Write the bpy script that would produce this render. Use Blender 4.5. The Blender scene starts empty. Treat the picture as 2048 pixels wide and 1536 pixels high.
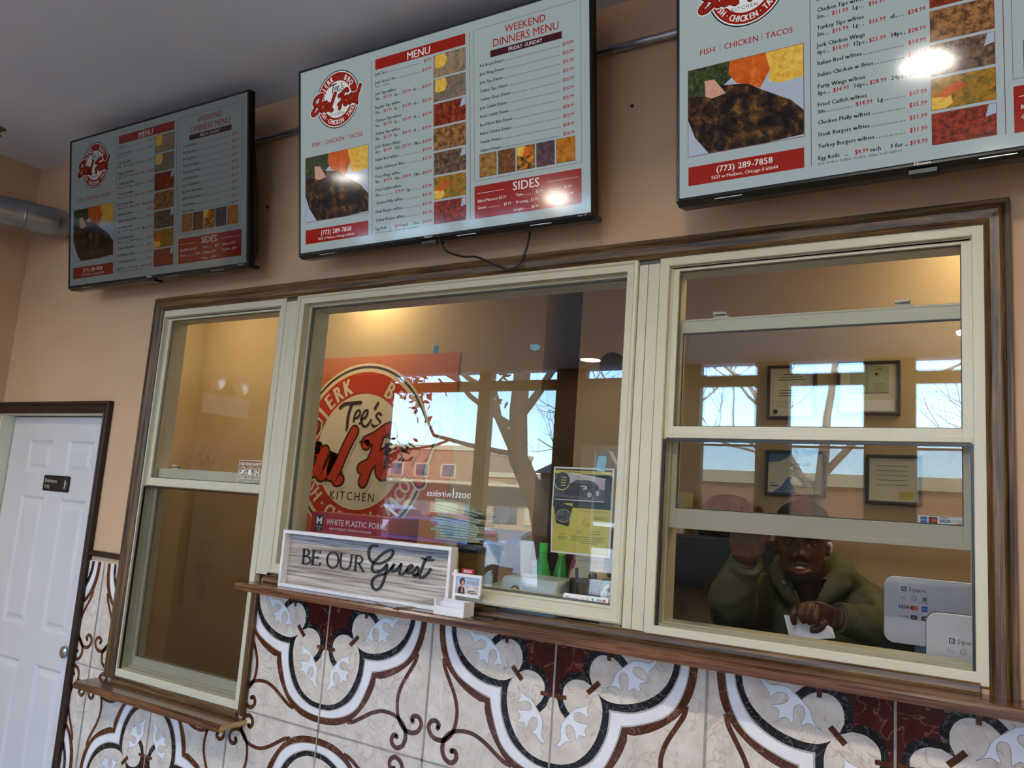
import bpy, bmesh, math, random
from mathutils import Vector, Matrix
random.seed(7)
C = bpy.context.scene.collection
scene = bpy.context.scene
PI = math.pi

# ---------------------------------------------------------------- camera
cam_d = bpy.data.cameras.new('camera')
cam = bpy.data.objects.new('camera', cam_d)
C.objects.link(cam)
cam_d.sensor_fit = 'HORIZONTAL'; cam_d.sensor_width = 36.0
cam_d.lens = 1664.905 / 2048 * 36.0
cam_d.clip_start = 0.02; cam_d.clip_end = 400
_right = Vector((0.84523639, 0.52956006, 0.07170491))
_fwd = Vector((-0.53404833, 0.83223762, 0.14890574))
_up = Vector((0.01917901, -0.16415444, 0.98624819))
_m = Matrix((( _right.x, _up.x, -_fwd.x, 3.49743), (_right.y, _up.y, -_fwd.y, -2.24241),
             (_right.z, _up.z, -_fwd.z, 1.68285), (0, 0, 0, 1)))
cam.matrix_world = _m
scene.camera = cam

# ---------------------------------------------------------------- colour management, sampling helpers
scene.view_settings.view_transform = 'Standard'
scene.view_settings.look = 'None'
scene.view_settings.exposure = -0.25
scene.view_settings.gamma = 1.0
scene.view_settings.use_curve_mapping = False
scene.cycles.use_denoising = True
scene.cycles.max_bounces = 10
scene.cycles.diffuse_bounces = 5
scene.cycles.glossy_bounces = 5
scene.cycles.transparent_max_bounces = 24
scene.cycles.sample_clamp_indirect = 6.0
scene.cycles.caustics_reflective = False
scene.cycles.caustics_refractive = False

# ---------------------------------------------------------------- sky and sun
world = bpy.data.worlds.new('World'); scene.world = world
world.use_nodes = True
_wn = world.node_tree.nodes; _wl = world.node_tree.links
_wn.clear()
_sky = _wn.new('ShaderNodeTexSky'); _sky.sky_type = 'NISHITA'
_sky.sun_disc = False; _sky.sun_elevation = math.radians(48); _sky.sun_rotation = math.radians(20)
_sky.air_density = 1.0; _sky.dust_density = 0.15; _sky.ozone_density = 1.6
_bg = _wn.new('ShaderNodeBackground'); _bg.inputs['Strength'].default_value = SKY_STRENGTH = 2.2
_wo = _wn.new('ShaderNodeOutputWorld')
_tint = _wn.new('ShaderNodeMixRGB'); _tint.blend_type = 'MULTIPLY'; _tint.inputs[0].default_value = 1; _tint.inputs[2].default_value = (.72, .88, 1.12, 1)
_wl.new(_sky.outputs[0], _tint.inputs[1]); _wl.new(_tint.outputs[0], _bg.inputs[0]); _wl.new(_bg.outputs[0], _wo.inputs[0])
sun_d = bpy.data.lights.new('sun', 'SUN'); sun_d.energy = 20.0; sun_d.angle = math.radians(0.6); sun_d.color = (1, .93, .82)
sun = bpy.data.objects.new('sun', sun_d); C.objects.link(sun)
sun.rotation_euler = Vector((-0.45, -0.75, -0.62)).to_track_quat('-Z', 'Y').to_euler()

# ---------------------------------------------------------------- materials
def lin(h):
    h = h.lstrip('#'); r = []
    for i in (0, 2, 4):
        c = int(h[i:i+2], 16) / 255
        r.append(c / 12.92 if c <= .04045 else ((c + .055) / 1.055) ** 2.4)
    return tuple(r)
def col(c): return lin(c) if isinstance(c, str) else tuple(c)
_mats = {}
def mat(name, c='808080', rough=.5, metal=0.0, spec=.5, noise=None, c2=None, stretch=(1, 1, 1), bump=0.0, bscale=None,
        emit=None, ek=1.0, coat=0.0, detail=6.0, lo=.35, hi=.65, distort=0.0):
    """principled material, colour mixed between c and c2 by a stretched noise in object coordinates"""
    if name in _mats: return _mats[name]
    m = bpy.data.materials.new(name); m.use_nodes = True; _mats[name] = m
    N = m.node_tree.nodes; L = m.node_tree.links
    b = N['Principled BSDF']
    b.inputs['Base Color'].default_value = (*col(c), 1)
    b.inputs['Roughness'].default_value = rough
    b.inputs['Metallic'].default_value = metal
    b.inputs['Specular IOR Level'].default_value = spec
    if coat: b.inputs['Coat Weight'].default_value = coat; b.inputs['Coat Roughness'].default_value = .08
    if emit is not None:
        b.inputs['Emission Color'].default_value = (*col(emit), 1); b.inputs['Emission Strength'].default_value = ek
    if noise or bump:
        tc = N.new('ShaderNodeTexCoord'); mp = N.new('ShaderNodeMapping')
        mp.inputs['Scale'].default_value = stretch
        nz = N.new('ShaderNodeTexNoise'); nz.inputs['Scale'].default_value = noise or bscale or 20
        nz.inputs['Detail'].default_value = detail; nz.inputs['Distortion'].default_value = distort
        L.new(tc.outputs['Object'], mp.inputs[0]); L.new(mp.outputs[0], nz.inputs[0])
        if c2 is not None:
            rp = N.new('ShaderNodeValToRGB')
            rp.color_ramp.elements[0].position = lo; rp.color_ramp.elements[1].position = hi
            rp.color_ramp.elements[0].color = (*col(c), 1); rp.color_ramp.elements[1].color = (*col(c2), 1)
            L.new(nz.outputs['Fac'], rp.inputs[0])
            if emit is not None:
                b.inputs['Base Color'].default_value = (0, 0, 0, 1); L.new(rp.outputs[0], b.inputs['Emission Color'])
            else:
                L.new(rp.outputs[0], b.inputs['Base Color'])
        if bump:
            bp = N.new('ShaderNodeBump'); bp.inputs['Strength'].default_value = bump; bp.inputs['Distance'].default_value = .002
            L.new(nz.outputs['Fac'], bp.inputs['Height']); L.new(bp.outputs[0], b.inputs['Normal'])
    return m

def glass_mat(name, base=.055, tint=(.95, .965, .95)):
    m = bpy.data.materials.new(name); m.use_nodes = True
    N = m.node_tree.nodes; L = m.node_tree.links; N.clear()
    out = N.new('ShaderNodeOutputMaterial'); mix = N.new('ShaderNodeMixShader')
    tr = N.new('ShaderNodeBsdfTransparent'); tr.inputs[0].default_value = (*tint, 1)
    gl = N.new('ShaderNodeBsdfGlossy'); gl.inputs['Roughness'].default_value = 0.0
    lw = N.new('ShaderNodeLayerWeight'); lw.inputs['Blend'].default_value = .5
    pw = N.new('ShaderNodeMath'); pw.operation = 'POWER'; pw.inputs[1].default_value = 4.0
    ma = N.new('ShaderNodeMath'); ma.operation = 'MULTIPLY_ADD'; ma.inputs[1].default_value = .9; ma.inputs[2].default_value = base
    L.new(lw.outputs['Facing'], pw.inputs[0]); L.new(pw.outputs[0], ma.inputs[0]); L.new(ma.outputs[0], mix.inputs[0])
    L.new(tr.outputs[0], mix.inputs[1]); L.new(gl.outputs[0], mix.inputs[2]); L.new(mix.outputs[0], out.inputs[0])
    return m
def veil_mat(name, c, through):
    """fine mesh or thin film: lets part of the light straight through"""
    m = bpy.data.materials.new(name); m.use_nodes = True
    N = m.node_tree.nodes; L = m.node_tree.links; N.clear()
    out = N.new('ShaderNodeOutputMaterial'); mix = N.new('ShaderNodeMixShader')
    tr = N.new('ShaderNodeBsdfTransparent'); df = N.new('ShaderNodeBsdfDiffuse'); df.inputs[0].default_value = (*col(c), 1)
    tc = N.new('ShaderNodeTexCoord'); nz = N.new('ShaderNodeTexNoise'); nz.inputs['Scale'].default_value = 4
    ma = N.new('ShaderNodeMath'); ma.operation = 'MULTIPLY_ADD'; ma.inputs[1].default_value = .06; ma.inputs[2].default_value = 1 - through - .03
    L.new(tc.outputs['Object'], nz.inputs[0]); L.new(nz.outputs['Fac'], ma.inputs[0]); L.new(ma.outputs[0], mix.inputs[0])
    L.new(tr.outputs[0], mix.inputs[1]); L.new(df.outputs[0], mix.inputs[2]); L.new(mix.outputs[0], out.inputs[0])
    return m
def scr(name, c, k, rough=.09):
    """a lit patch of a display: emits its own colour, glossy black glass otherwise"""
    key = 'screen ' + name
    if key in _mats: return _mats[key]
    m = mat(key, '020202', rough=rough, spec=.5, emit=c, ek=k)
    return m
def food(name, cols, scale, k=None, stretch=(1, 1, 1), kind='voronoi'):
    """speckled food colours; k = emission strength on a display, None = printed paper"""
    if name in _mats: return _mats[name]
    m = mat(name, '020202' if k else 'ffffff', rough=.09 if k else .5)
    N = m.node_tree.nodes; L = m.node_tree.links; b = N['Principled BSDF']
    tc = N.new('ShaderNodeTexCoord'); mp = N.new('ShaderNodeMapping'); mp.inputs['Scale'].default_value = stretch
    nz = N.new('ShaderNodeTexNoise'); nz.inputs['Scale'].default_value = scale; nz.inputs['Detail'].default_value = 9; nz.inputs['Roughness'].default_value = .72
    nz.inputs['Distortion'].default_value = .3
    rp = N.new('ShaderNodeValToRGB'); e = rp.color_ramp.elements
    n = len(cols)
    while len(e) < n: e.new(.5)
    for i, c in enumerate(cols):
        e[i].position = .3 + .42 * i / max(1, n - 1); e[i].color = (*col(c), 1)
    L.new(tc.outputs['Object'], mp.inputs[0]); L.new(mp.outputs[0], nz.inputs[0]); L.new(nz.outputs['Fac'], rp.inputs[0])
    if k:
        L.new(rp.outputs[0], b.inputs['Emission Color']); b.inputs['Emission Strength'].default_value = k
    else: L.new(rp.outputs[0], b.inputs['Base Color'])
    return m

def marble(name, c, c2, vein, scale=9, rough=.14, vlo=.485, vhi=.515, vscale=5):
    """polished stone: cloudy base with thin wandering veins"""
    if name in _mats: return _mats[name]
    m = mat(name, c, rough=rough, spec=.45)
    N = m.node_tree.nodes; L = m.node_tree.links; b = N['Principled BSDF']
    tc = N.new('ShaderNodeTexCoord')
    n1 = N.new('ShaderNodeTexNoise'); n1.inputs['Scale'].default_value = scale; n1.inputs['Detail'].default_value = 9
    n1.inputs['Roughness'].default_value = .65
    r1 = N.new('ShaderNodeValToRGB'); r1.color_ramp.elements[0].color = (*col(c), 1); r1.color_ramp.elements[1].color = (*col(c2), 1)
    r1.color_ramp.elements[0].position = .38; r1.color_ramp.elements[1].position = .66
    n2 = N.new('ShaderNodeTexNoise'); n2.inputs['Scale'].default_value = vscale; n2.inputs['Detail'].default_value = 7; n2.inputs['Distortion'].default_value = 1.2
    r2 = N.new('ShaderNodeValToRGB'); e = r2.color_ramp.elements
    e[0].position = vlo - .012; e[0].color = (0, 0, 0, 1); e[1].position = vhi + .012; e[1].color = (0, 0, 0, 1)
    x = e.new((vlo + vhi) / 2); x.color = (1, 1, 1, 1)
    mx = N.new('ShaderNodeMixRGB'); mx.inputs[2].default_value = (*col(vein), 1)
    for n in (n1, n2): L.new(tc.outputs['Object'], n.inputs[0])
    L.new(n1.outputs['Fac'], r1.inputs[0]); L.new(n2.outputs['Fac'], r2.inputs[0])
    L.new(r2.outputs[0], mx.inputs[0]); L.new(r1.outputs[0], mx.inputs[1]); L.new(mx.outputs[0], b.inputs['Base Color'])
    return m

def wood(name, dark, light, axis='x', rough=.38, scale=1.0, spec=.45, bump=.35, coat=0.0):
    """stained oak: long grain along one axis with fine open pores"""
    if name in _mats: return _mats[name]
    m = mat(name, dark, rough=rough, spec=spec, coat=coat)
    N = m.node_tree.nodes; L = m.node_tree.links; b = N['Principled BSDF']
    tc = N.new('ShaderNodeTexCoord')
    def nz(sc, st, det, dist):
        mp = N.new('ShaderNodeMapping')
        s = {'x': (st, 1, 1), 'y': (1, st, 1), 'z': (1, 1, st)}[axis]
        mp.inputs['Scale'].default_value = s
        n = N.new('ShaderNodeTexNoise'); n.inputs['Scale'].default_value = sc * scale; n.inputs['Detail'].default_value = det
        n.inputs['Distortion'].default_value = dist
        L.new(tc.outputs['Object'], mp.inputs[0]); L.new(mp.outputs[0], n.inputs[0]); return n
    a = nz(70, .035, 5, .6); p = nz(420, .03, 2, 0)
    r = N.new('ShaderNodeValToRGB'); r.color_ramp.elements[0].color = (*col(dark), 1); r.color_ramp.elements[1].color = (*col(light), 1)
    r.color_ramp.elements[0].position = .36; r.color_ramp.elements[1].position = .68
    r2 = N.new('ShaderNodeValToRGB'); r2.color_ramp.elements[0].color = (.28, .25, .22, 1); r2.color_ramp.elements[1].color = (1, 1, 1, 1)
    r2.color_ramp.elements[0].position = .36; r2.color_ramp.elements[1].position = .52
    mx = N.new('ShaderNodeMixRGB'); mx.blend_type = 'MULTIPLY'; mx.inputs[0].default_value = .75
    L.new(a.outputs['Fac'], r.inputs[0]); L.new(p.outputs['Fac'], r2.inputs[0])
    L.new(r.outputs[0], mx.inputs[1]); L.new(r2.outputs[0], mx.inputs[2]); L.new(mx.outputs[0], b.inputs['Base Color'])
    bp = N.new('ShaderNodeBump'); bp.inputs['Strength'].default_value = bump; bp.inputs['Distance'].default_value = .001
    L.new(p.outputs['Fac'], bp.inputs['Height']); L.new(bp.outputs[0], b.inputs['Normal'])
    return m

# ---------------------------------------------------------------- mesh builder
def smooth_path(pts, n=6, closed=False):
    """Catmull-Rom through points of any dimension"""
    P = [Vector(p) for p in pts]; out = []
    k = len(P)
    segs = k if closed else k - 1
    for i in range(segs):
        p1, p2 = P[i], P[(i + 1) % k]
        p0 = P[(i - 1) % k] if (closed or i > 0) else p1 * 2 - p2
        p3 = P[(i + 2) % k] if (closed or i < k - 2) else p2 * 2 - p1
        for j in range(n):
            t = j / n
            out.append(.5 * ((2 * p1) + (p2 - p0) * t + (2 * p0 - 5 * p1 + 4 * p2 - p3) * t * t + (3 * p1 - p0 - 3 * p2 + p3) * t ** 3))
    if not closed: out.append(P[-1])
    return out

class MB:
    def __init__(s): s.v = []; s.f = []; s.fm = []; s.mats = []; s.xf = None
    def mi(s, m):
        if m not in s.mats: s.mats.append(m)
        return s.mats.index(m)
    def add(s, verts, faces, m):
        o = len(s.v); k = s.mi(m)
        s.v += [s.xf(Vector(p)) if s.xf else Vector(p) for p in verts]
        for f in faces: s.f.append([i + o for i in f]); s.fm.append(k)
        return s
    def box(s, x0, x1, y0, y1, z0, z1, m):
        v = [(x0, y0, z0), (x1, y0, z0), (x1, y1, z0), (x0, y1, z0), (x0, y0, z1), (x1, y0, z1), (x1, y1, z1), (x0, y1, z1)]
        return s.add(v, [(0, 3, 2, 1), (4, 5, 6, 7), (0, 1, 5, 4), (1, 2, 6, 5), (2, 3, 7, 6), (3, 0, 4, 7)], m)
    def prism(s, poly, y0, y1, m):
        """closed outline in x,z pushed from y0 (front) to y1 (back)"""
        n = len(poly)
        a = sum(poly[i][0] * poly[(i + 1) % n][1] - poly[(i + 1) % n][0] * poly[i][1] for i in range(n))
        if a < 0: poly = poly[::-1]
        v = [(p[0], y0, p[1]) for p in poly] + [(p[0], y1, p[1]) for p in poly]
        f = [tuple(range(n)), tuple(range(2 * n - 1, n - 1, -1))] + [(i + n, (i + 1) % n + n, (i + 1) % n, i) for i in range(n)]
        return s.add(v, f, m)
    def extr(s, prof, x0, x1, m):
        """profile in (y,z) drawn out along x"""
        n = len(prof)
        a = sum(prof[i][0] * prof[(i + 1) % n][1] - prof[(i + 1) % n][0] * prof[i][1] for i in range(n))
        if a < 0: prof = prof[::-1]
        v = [(x0, p[0], p[1]) for p in prof] + [(x1, p[0], p[1]) for p in prof]
        f = [tuple(range(n - 1, -1, -1)), tuple(range(n, 2 * n))] + [(i, (i + 1) % n, (i + 1) % n + n, i + n) for i in range(n)]
        return s.add(v, f, m)
    def flat(s, pts, y, m): return s.add([(p[0], y, p[1]) for p in pts], [tuple(range(len(pts)))], m)
    def rect(s, x0, x1, z0, z1, y, m): return s.flat([(x0, z0), (x1, z0), (x1, z1), (x0, z1)], y, m)
    def disc(s, x, z, r, y, m, n=40, r2=None): 
        r2 = r2 or r
        return s.flat([(x + r * math.cos(2 * PI * i / n), z + r2 * math.sin(2 * PI * i / n)) for i in range(n)], y, m)
    def ring(s, x, z, ro, ri, y, m, n=72, a0=0, a1=2 * PI):
        v = []; f = []
        for i in range(n + 1):
            a = a0 + (a1 - a0) * i / n
            v += [(x + ro * math.cos(a), y, z + ro * math.sin(a)), (x + ri * math.cos(a), y, z + ri * math.sin(a))]
        for i in range(n): f.append((2 * i, 2 * i + 2, 2 * i + 3, 2 * i + 1))
        return s.add(v, f, m)
    def ribbon(s, pts, w, y, m, n=5, closed=False, curve=True, taper=None):
        """flat brush stroke with rounded ends; each one a hair further forward so that crossing strokes stay clean"""
        s.nr = getattr(s, 'nr', 0) + 1; y = y - (s.nr % 12) * .00001
        P = smooth_path(pts, n, closed) if curve else [Vector(p) for p in pts]
        k = len(P); L = []; R = []
        for i in range(k):
            d = P[min(i + 1, k - 1)] - P[max(i - 1, 0)]
            q = Vector((-d[1], d[0])).normalized() if d.length > 1e-9 else Vector((0, 1))
            ww = w * (taper(i / (k - 1)) if taper else 1)
            L.append(P[i] + q * ww / 2); R.append(P[i] - q * ww / 2)
        for i in range(k - 1): s.flat([L[i], R[i], R[i + 1], L[i + 1]], y, m)
        for c, d in ((P[0], P[0] - P[1]), (P[-1], P[-1] - P[-2])):
            a = math.atan2(d[1], d[0]); ww = w * (taper(0 if c is P[0] else 1) if taper else 1)
            s.flat([(c[0] + ww / 2 * math.cos(a + PI * (j / 8 - .5)), c[1] + ww / 2 * math.sin(a + PI * (j / 8 - .5))) for j in range(9)], y, m)
        return s
    def stroke(s, pts, w, y0, y1, m, n=5, closed=False, curve=True):
        """raised ribbon with thickness"""
        P = smooth_path(pts, n, closed) if curve else [Vector(p) for p in pts]
        k = len(P); L = []; R = []
        for i in range(k):
            a = P[i - 1] if (i > 0 or closed) else P[i]; b = P[(i + 1) % k] if (i < k - 1 or closed) else P[i]
            d = (b - a); q = Vector((-d[1], d[0])).normalized() if d.length > 1e-9 else Vector((0, 1))
            L.append(P[i] + q * w / 2); R.append(P[i] - q * w / 2)
        rng = range(k if closed else k - 1)
        v = []; f = []
        for i in range(k):
            v += [(L[i][0], y0, L[i][1]), (R[i][0], y0, R[i][1]), (R[i][0], y1, R[i][1]), (L[i][0], y1, L[i][1])]
        for i in rng:
            a = 4 * i; b = 4 * ((i + 1) % k)
            f += [(a, a + 1, b + 1, b), (a + 1, a + 2, b + 2, b + 1), (a + 2, a + 3, b + 3, b + 2), (a + 3, a, b, b + 3)]
        if not closed: f += [(3, 2, 1, 0), (4 * k - 4, 4 * k - 3, 4 * k - 2, 4 * k - 1)]
        return s.add(v, f, m)
    def tube(s, pts, r, m, n=10, caps=True):
        P = [Vector(p) for p in pts]; k = len(P); v = []; f = []
        rr = r if isinstance(r, (list, tuple)) else [r] * k
        t0 = (P[1] - P[0]).normalized()
        ref = Vector((0, 0, 1)) if abs(t0.z) < .9 else Vector((1, 0, 0))
        u = t0.cross(ref).normalized()
        for i in range(k):
            t = (P[min(i + 1, k - 1)] - P[max(i - 1, 0)]).normalized()
            u = (u - t * u.dot(t)).normalized(); w = t.cross(u)
            for j in range(n):
                a = 2 * PI * j / n; v.append(P[i] + (u * math.cos(a) + w * math.sin(a)) * rr[i])
        for i in range(k - 1):
            for j in range(n): f.append((i * n + j, i * n + (j + 1) % n, (i + 1) * n + (j + 1) % n, (i + 1) * n + j))
        if caps: f += [tuple(range(n - 1, -1, -1)), tuple(range((k - 1) * n, k * n))]
        return s.add(v, f, m)
    def lathe(s, prof, c, m, axis='z', n=32, sx=1.0, sy=1.0):
        """profile (radius, height) turned about an axis through c"""
        v = []; f = []; k = len(prof); c = Vector(c)
        for r, h in prof:
            for j in range(n):
                a = 2 * PI * j / n; p = (r * sx * math.cos(a), r * sy * math.sin(a), h)
                if axis == 'y': p = (p[0], h, p[1])
                if axis == 'x': p = (h, p[0], p[1])
                v.append(c + Vector(p))
        for i in range(k - 1):
            for j in range(n):
                q = (i * n + j, i * n + (j + 1) % n, (i + 1) * n + (j + 1) % n, (i + 1) * n + j)
                f.append(q if axis != 'y' else q[::-1])
        f.append(tuple(range(n - 1, -1, -1)) if axis != 'y' else tuple(range(n)))
        f.append(tuple(range((k - 1) * n, k * n)) if axis != 'y' else tuple(range(k * n - 1, (k - 1) * n - 1, -1)))
        return s.add(v, f, m)
    def frame(s, x0, x1, z0, z1, prof, m):
        """profile (inset, y) carried round a rectangle with mitred corners"""
        v = []; f = []; k = len(prof)
        for d, y in prof:
            v += [(x0 + d, y, z0 + d), (x1 - d, y, z0 + d), (x1 - d, y, z1 - d), (x0 + d, y, z1 - d)]
        for i in range(k - 1):
            for j in range(4):
                f.append((4 * i + j, 4 * i + (j + 1) % 4, 4 * i + 4 + (j + 1) % 4, 4 * i + 4 + j))
        return s.add(v, f, m)
    def sweep(s, path, prof, ms):
        """profile (outward distance, y) along an open x,z path; ms = one material per segment"""
        P = [Vector(p) for p in path]; k = len(P); n = len(prof); rows = []
        for i in range(k):
            dirs = []
            if i > 0: dirs.append((P[i] - P[i - 1]).normalized())
            if i < k - 1: dirs.append((P[i + 1] - P[i]).normalized())
            ns = [Vector((-d[1], d[0])) for d in dirs]
            nn = ns[0] if len(ns) == 1 else (ns[0] + ns[1]) / (1 + ns[0].dot(ns[1]))
            rows.append([(P[i][0] + nn[0] * d, y, P[i][1] + nn[1] * d) for d, y in prof])
        for i in range(k - 1):
            v = rows[i] + rows[i + 1]
            f = [(j, j + 1, j + 1 + n, j + n) for j in range(n - 1)] + [(n - 1, 0, n, 2 * n - 1)]
            f += [tuple(range(n - 1, -1, -1))] if i == 0 else []
            f += [tuple(range(n, 2 * n))] if i == k - 2 else []
            s.add(v, f, ms[i])
        return s
    def text(s, body, x, z, size, y, m, align='L', bold=0.0, rot=0.0, sx=1.0, res=2, shear=0.0, track=1.0):
        """flat lettering; heavier weights are drawn with side-shifted passes; returns where the line ends"""
        c = bpy.data.curves.new('lettering', 'FONT'); c.body = body; c.size = size; c.offset = 0
        c.resolution_u = res; c.shear = shear; c.space_character = track + (.03 if bold > .015 else 0)
        c.align_x = {'L': 'LEFT', 'C': 'CENTER', 'R': 'RIGHT'}[align]
        o = bpy.data.objects.new('lettering', c); me = bpy.data.meshes.new_from_object(o)
        ca, sa = math.cos(rot), math.sin(rot); end = x
        sh = [0] if not bold else ([-.6, .6] if bold < .026 else [-1, 0, 1])
        F = [tuple(p.vertices) for p in me.polygons]
        for k, d in enumerate(sh):
            vs = []
            for q in me.vertices:
                a, b = (q.co.x + d * bold * size * 1.1) * sx, q.co.y
                vs.append((x + a * ca - b * sa, y - k * .00002, z + a * sa + b * ca)); end = max(end, vs[-1][0])
            s.add(vs, F, m)
        bpy.data.objects.remove(o); bpy.data.meshes.remove(me); bpy.data.curves.remove(c)
        return end
    def build(s, name, parent=None, smooth=False, bevel=0.0, loc=None, rot=None):
        me = bpy.data.meshes.new(name); me.from_pydata([tuple(v) for v in s.v], [], s.f)
        for m in s.mats: me.materials.append(m)
        me.polygons.foreach_set('material_index', s.fm); me.update()
        if smooth:
            for p in me.polygons: p.use_smooth = True
            me.set_sharp_from_angle(angle=math.radians(40))
        o = bpy.data.objects.new(name, me); C.objects.link(o)
        if parent is not None: o.parent = parent
        if loc is not None: o.location = loc
        if rot is not None: o.rotation_euler = rot
        if bevel:
            b = o.modifiers.new('bevel', 'BEVEL'); b.width = bevel; b.segments = 2; b.limit_method = 'ANGLE'; b.angle_limit = math.radians(50)
        return o
def tag(o, label, cat, group=None, kind=None):
    o['label'] = label; o['category'] = cat
    if group: o['group'] = group
    if kind: o['kind'] = kind
    return o
def thing(name, label, cat, loc=(0, 0, 0), rot=(0, 0, 0), group=None):
    o = bpy.data.objects.new(name, None); C.objects.link(o); o.location = loc; o.rotation_euler = rot
    o.empty_display_size = .05
    return tag(o, label, cat, group)
def struct(o, label=None, cat=None):
    o['kind'] = 'structure'
    if label: o['label'] = label
    if cat: o['category'] = cat
    return o

# ================================================================ the room
PAINT = mat('salmon wall paint', 'c4a587', c2='caac8e', rough=.62, noise=3, bump=.05, spec=.3)
CEILP = mat('ceiling paint', 'cfd9ea', c2='d6dfee', rough=.7, noise=2, spec=.2)
KPAINT = mat('golden tan kitchen paint', 'b5a07c', c2='bda884', rough=.6, noise=2.5, spec=.3)
VINYL = mat('cream vinyl', 'cac8ae', c2='cfcdb5', rough=.36, noise=5, spec=.45)
GASKET = mat('grey gasket', '55584f', rough=.5)
OAKX = wood('dark oak grain along', '35230f', '8a6a40', 'x', rough=.34)
OAKZ = wood('dark oak grain upright', '35230f', '85663c', 'z', rough=.34)
LEDGE = wood('walnut ledge', '472c1a', '80563a', 'x', rough=.22, scale=.6, bump=.15, coat=.3)
RAWOAK = wood('raw oak end', 'a98a55', 'c9ab73', 'y', rough=.6, bump=.2)
WHITE = mat('white gloss paint', 'cfd3da', c2='d4d8df', rough=.35, noise=3, spec=.45)
BLACK = mat('black plastic', '0b0b0c', c2='101011', noise=60, rough=.32, spec=.5)
GLASS = glass_mat('window glass', .075)
CARDW = mat('white card', 'eceef2', c2='f2f4f6', noise=30, rough=.5)
FLOORM = mat('floor vinyl', '7d7871', c2='8a857d', noise=6, rough=.35)
BRONZE = mat('bronze storefront metal', '4b3527', c2='5a4231', noise=12, rough=.45)

b = MB(); Wt = .12
for x0, x1, z0, z1 in ((-1.3, -1.094, 0, 3.336), (-1.094, -.165, 1.992, 3.336), (-.165, .15, 0, 3.336), (.15, 3.40, 2.462, 3.336),
                       (.15, 1.0, 0, .868), (1.0, 3.40, 0, 1.36), (3.40, 4.5, 0, 3.336)):
    b.box(x0, x1, 0, Wt, z0, z1, PAINT)
struct(b.build('wall_front'))
b = MB(); b.box(-1.22, -1.10, -1.75, 0, 0, 3.336, PAINT); struct(b.build('wall_left'))
b = MB(); b.box(-5.3, -1.22, -1.75, -1.63, 0, 3.336, PAINT); struct(b.build('wall_far_left'))
b = MB(); b.box(-5.42, -5.3, -6.1, -1.63, 0, 3.336, PAINT); struct(b.build('wall_side_left'))
b = MB(); b.box(4.5, 4.62, -6.1, 3.3, 0, 3.336, PAINT); struct(b.build('wall_right'))
b = MB(); b.box(-5.42, 4.62, -6.2, 3.3, 3.336, 3.5, CEILP); struct(b.build('ceiling'))
b = MB(); b.box(-5.42, 4.62, -6.2, 3.3, -.12, 0, FLOORM); struct(b.build('floor'))
# kitchen behind the windows
b = MB(); b.box(-1.42, 1.43, 1.25, 1.37, 0, 3.336, KPAINT); b.box(1.31, 1.43, 1.37, 3.2, 0, 3.336, KPAINT); struct(b.build('wall_kitchen_back'))
b = MB(); b.box(1.63, 4.5, 1.25, 1.37, 0, 3.336, KPAINT); struct(b.build('wall_kitchen_right'))
b = MB(); b.box(-1.42, -1.2, .12, 1.25, 0, 3.336, KPAINT); struct(b.build('wall_kitchen_left'))
b = MB(); b.box(1.31, 4.5, 3.18, 3.3, 0, 3.336, KPAINT); struct(b.build('wall_kitchen_rear'))

b = MB(); b.box(-1.42, 4.5, .12, 3.18, 3.0, 3.06, CEILP); struct(b.build('ceiling_kitchen'))
# ---------------------------------------------------------------- storefront behind the viewer (seen in the glass)
b = MB(); SY = -6.0
def sf(x0, x1, z0, z1): b.box(x0, x1, SY - .1, SY, z0, z1, BRONZE)
sf(-5.3, 4.5, 0, .42); sf(-5.3, 4.5, 3.10, 3.215)
for x0, x1 in ((-5.3, -3.75), (-2.32, -2.145), (-1.23, -.86), (.18, .51), (1.08, 1.416), (2.10, 2.545), (3.5, 3.62), (4.2, 4.5)):
    sf(x0, x1, .42, 3.10); sf(x0, x1, 3.215, 3.336)
struct(b.build('wall_storefront'))
b = MB()
for x0, x1 in ((-3.75, -2.32), (-2.145, -1.23), (.51, 1.08), (1.416, 2.10), (2.545, 3.5), (3.62, 4.2)):
    b.box(x0, x1, SY - .055, SY - .045, .42, 3.1, GLASS)
struct(b.build('window_4'))
b = MB()
ALU = mat('pale door metal', 'b9b7a8', c2='c3c1b3', noise=20, rough=.4)
for a in ((-.86, -.80, 0, 2.5), (.12, .18, 0, 2.5), (-.8, .12, 2.4, 2.5), (-.8, .12, 0, .25), (-.8, -.7, .25, 2.4), (.02, .12, .25, 2.4), (-.7, .02, 1.0, 1.08)):
    b.box(a[0], a[1], SY - .08, SY - .02, a[2], a[3], ALU)
b.box(-.7, .02, SY - .055, SY - .045, .25, 2.4, GLASS); b.box(-.86, .18, SY - .1, SY, 2.5, 3.1, BRONZE)
struct(b.build('door_2'))

# ---------------------------------------------------------------- door with its casing
b = MB(); J = mat('door jamb paint', 'd5d4c4', c2='dad9ca', noise=4, rough=.4)
b.box(-1.1, -1.088, -.002, .13, 0, 1.99, J); b.box(-.172, -.16, -.002, .13, 0, 1.99, J); b.box(-1.1, -.16, -.002, .13, 1.984, 1.998, J)
struct(b.build('trim_door_jamb'))
PROF = [(0, 0), (0, -.010), (.005, -.015), (.010, -.012), (.014, -.015), (.034, -.017), (.038, -.021), (.042, -.018), (.046, -.023), (.057, -.022), (.057, 0)]
DARKX = wood('espresso casing along', '1c0f09', '382014', 'x', rough=.4, bump=.2)
DARKZ = wood('espresso casing upright', '1c0f09', '3a2216', 'z', rough=.4, bump=.2)
b = MB(); b.sweep([(-1.098, 1.988), (-.169, 1.988), (-.169, 0)], PROF, [DARKX, DARKZ]); struct(b.build('trim_door_casing'))
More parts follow.
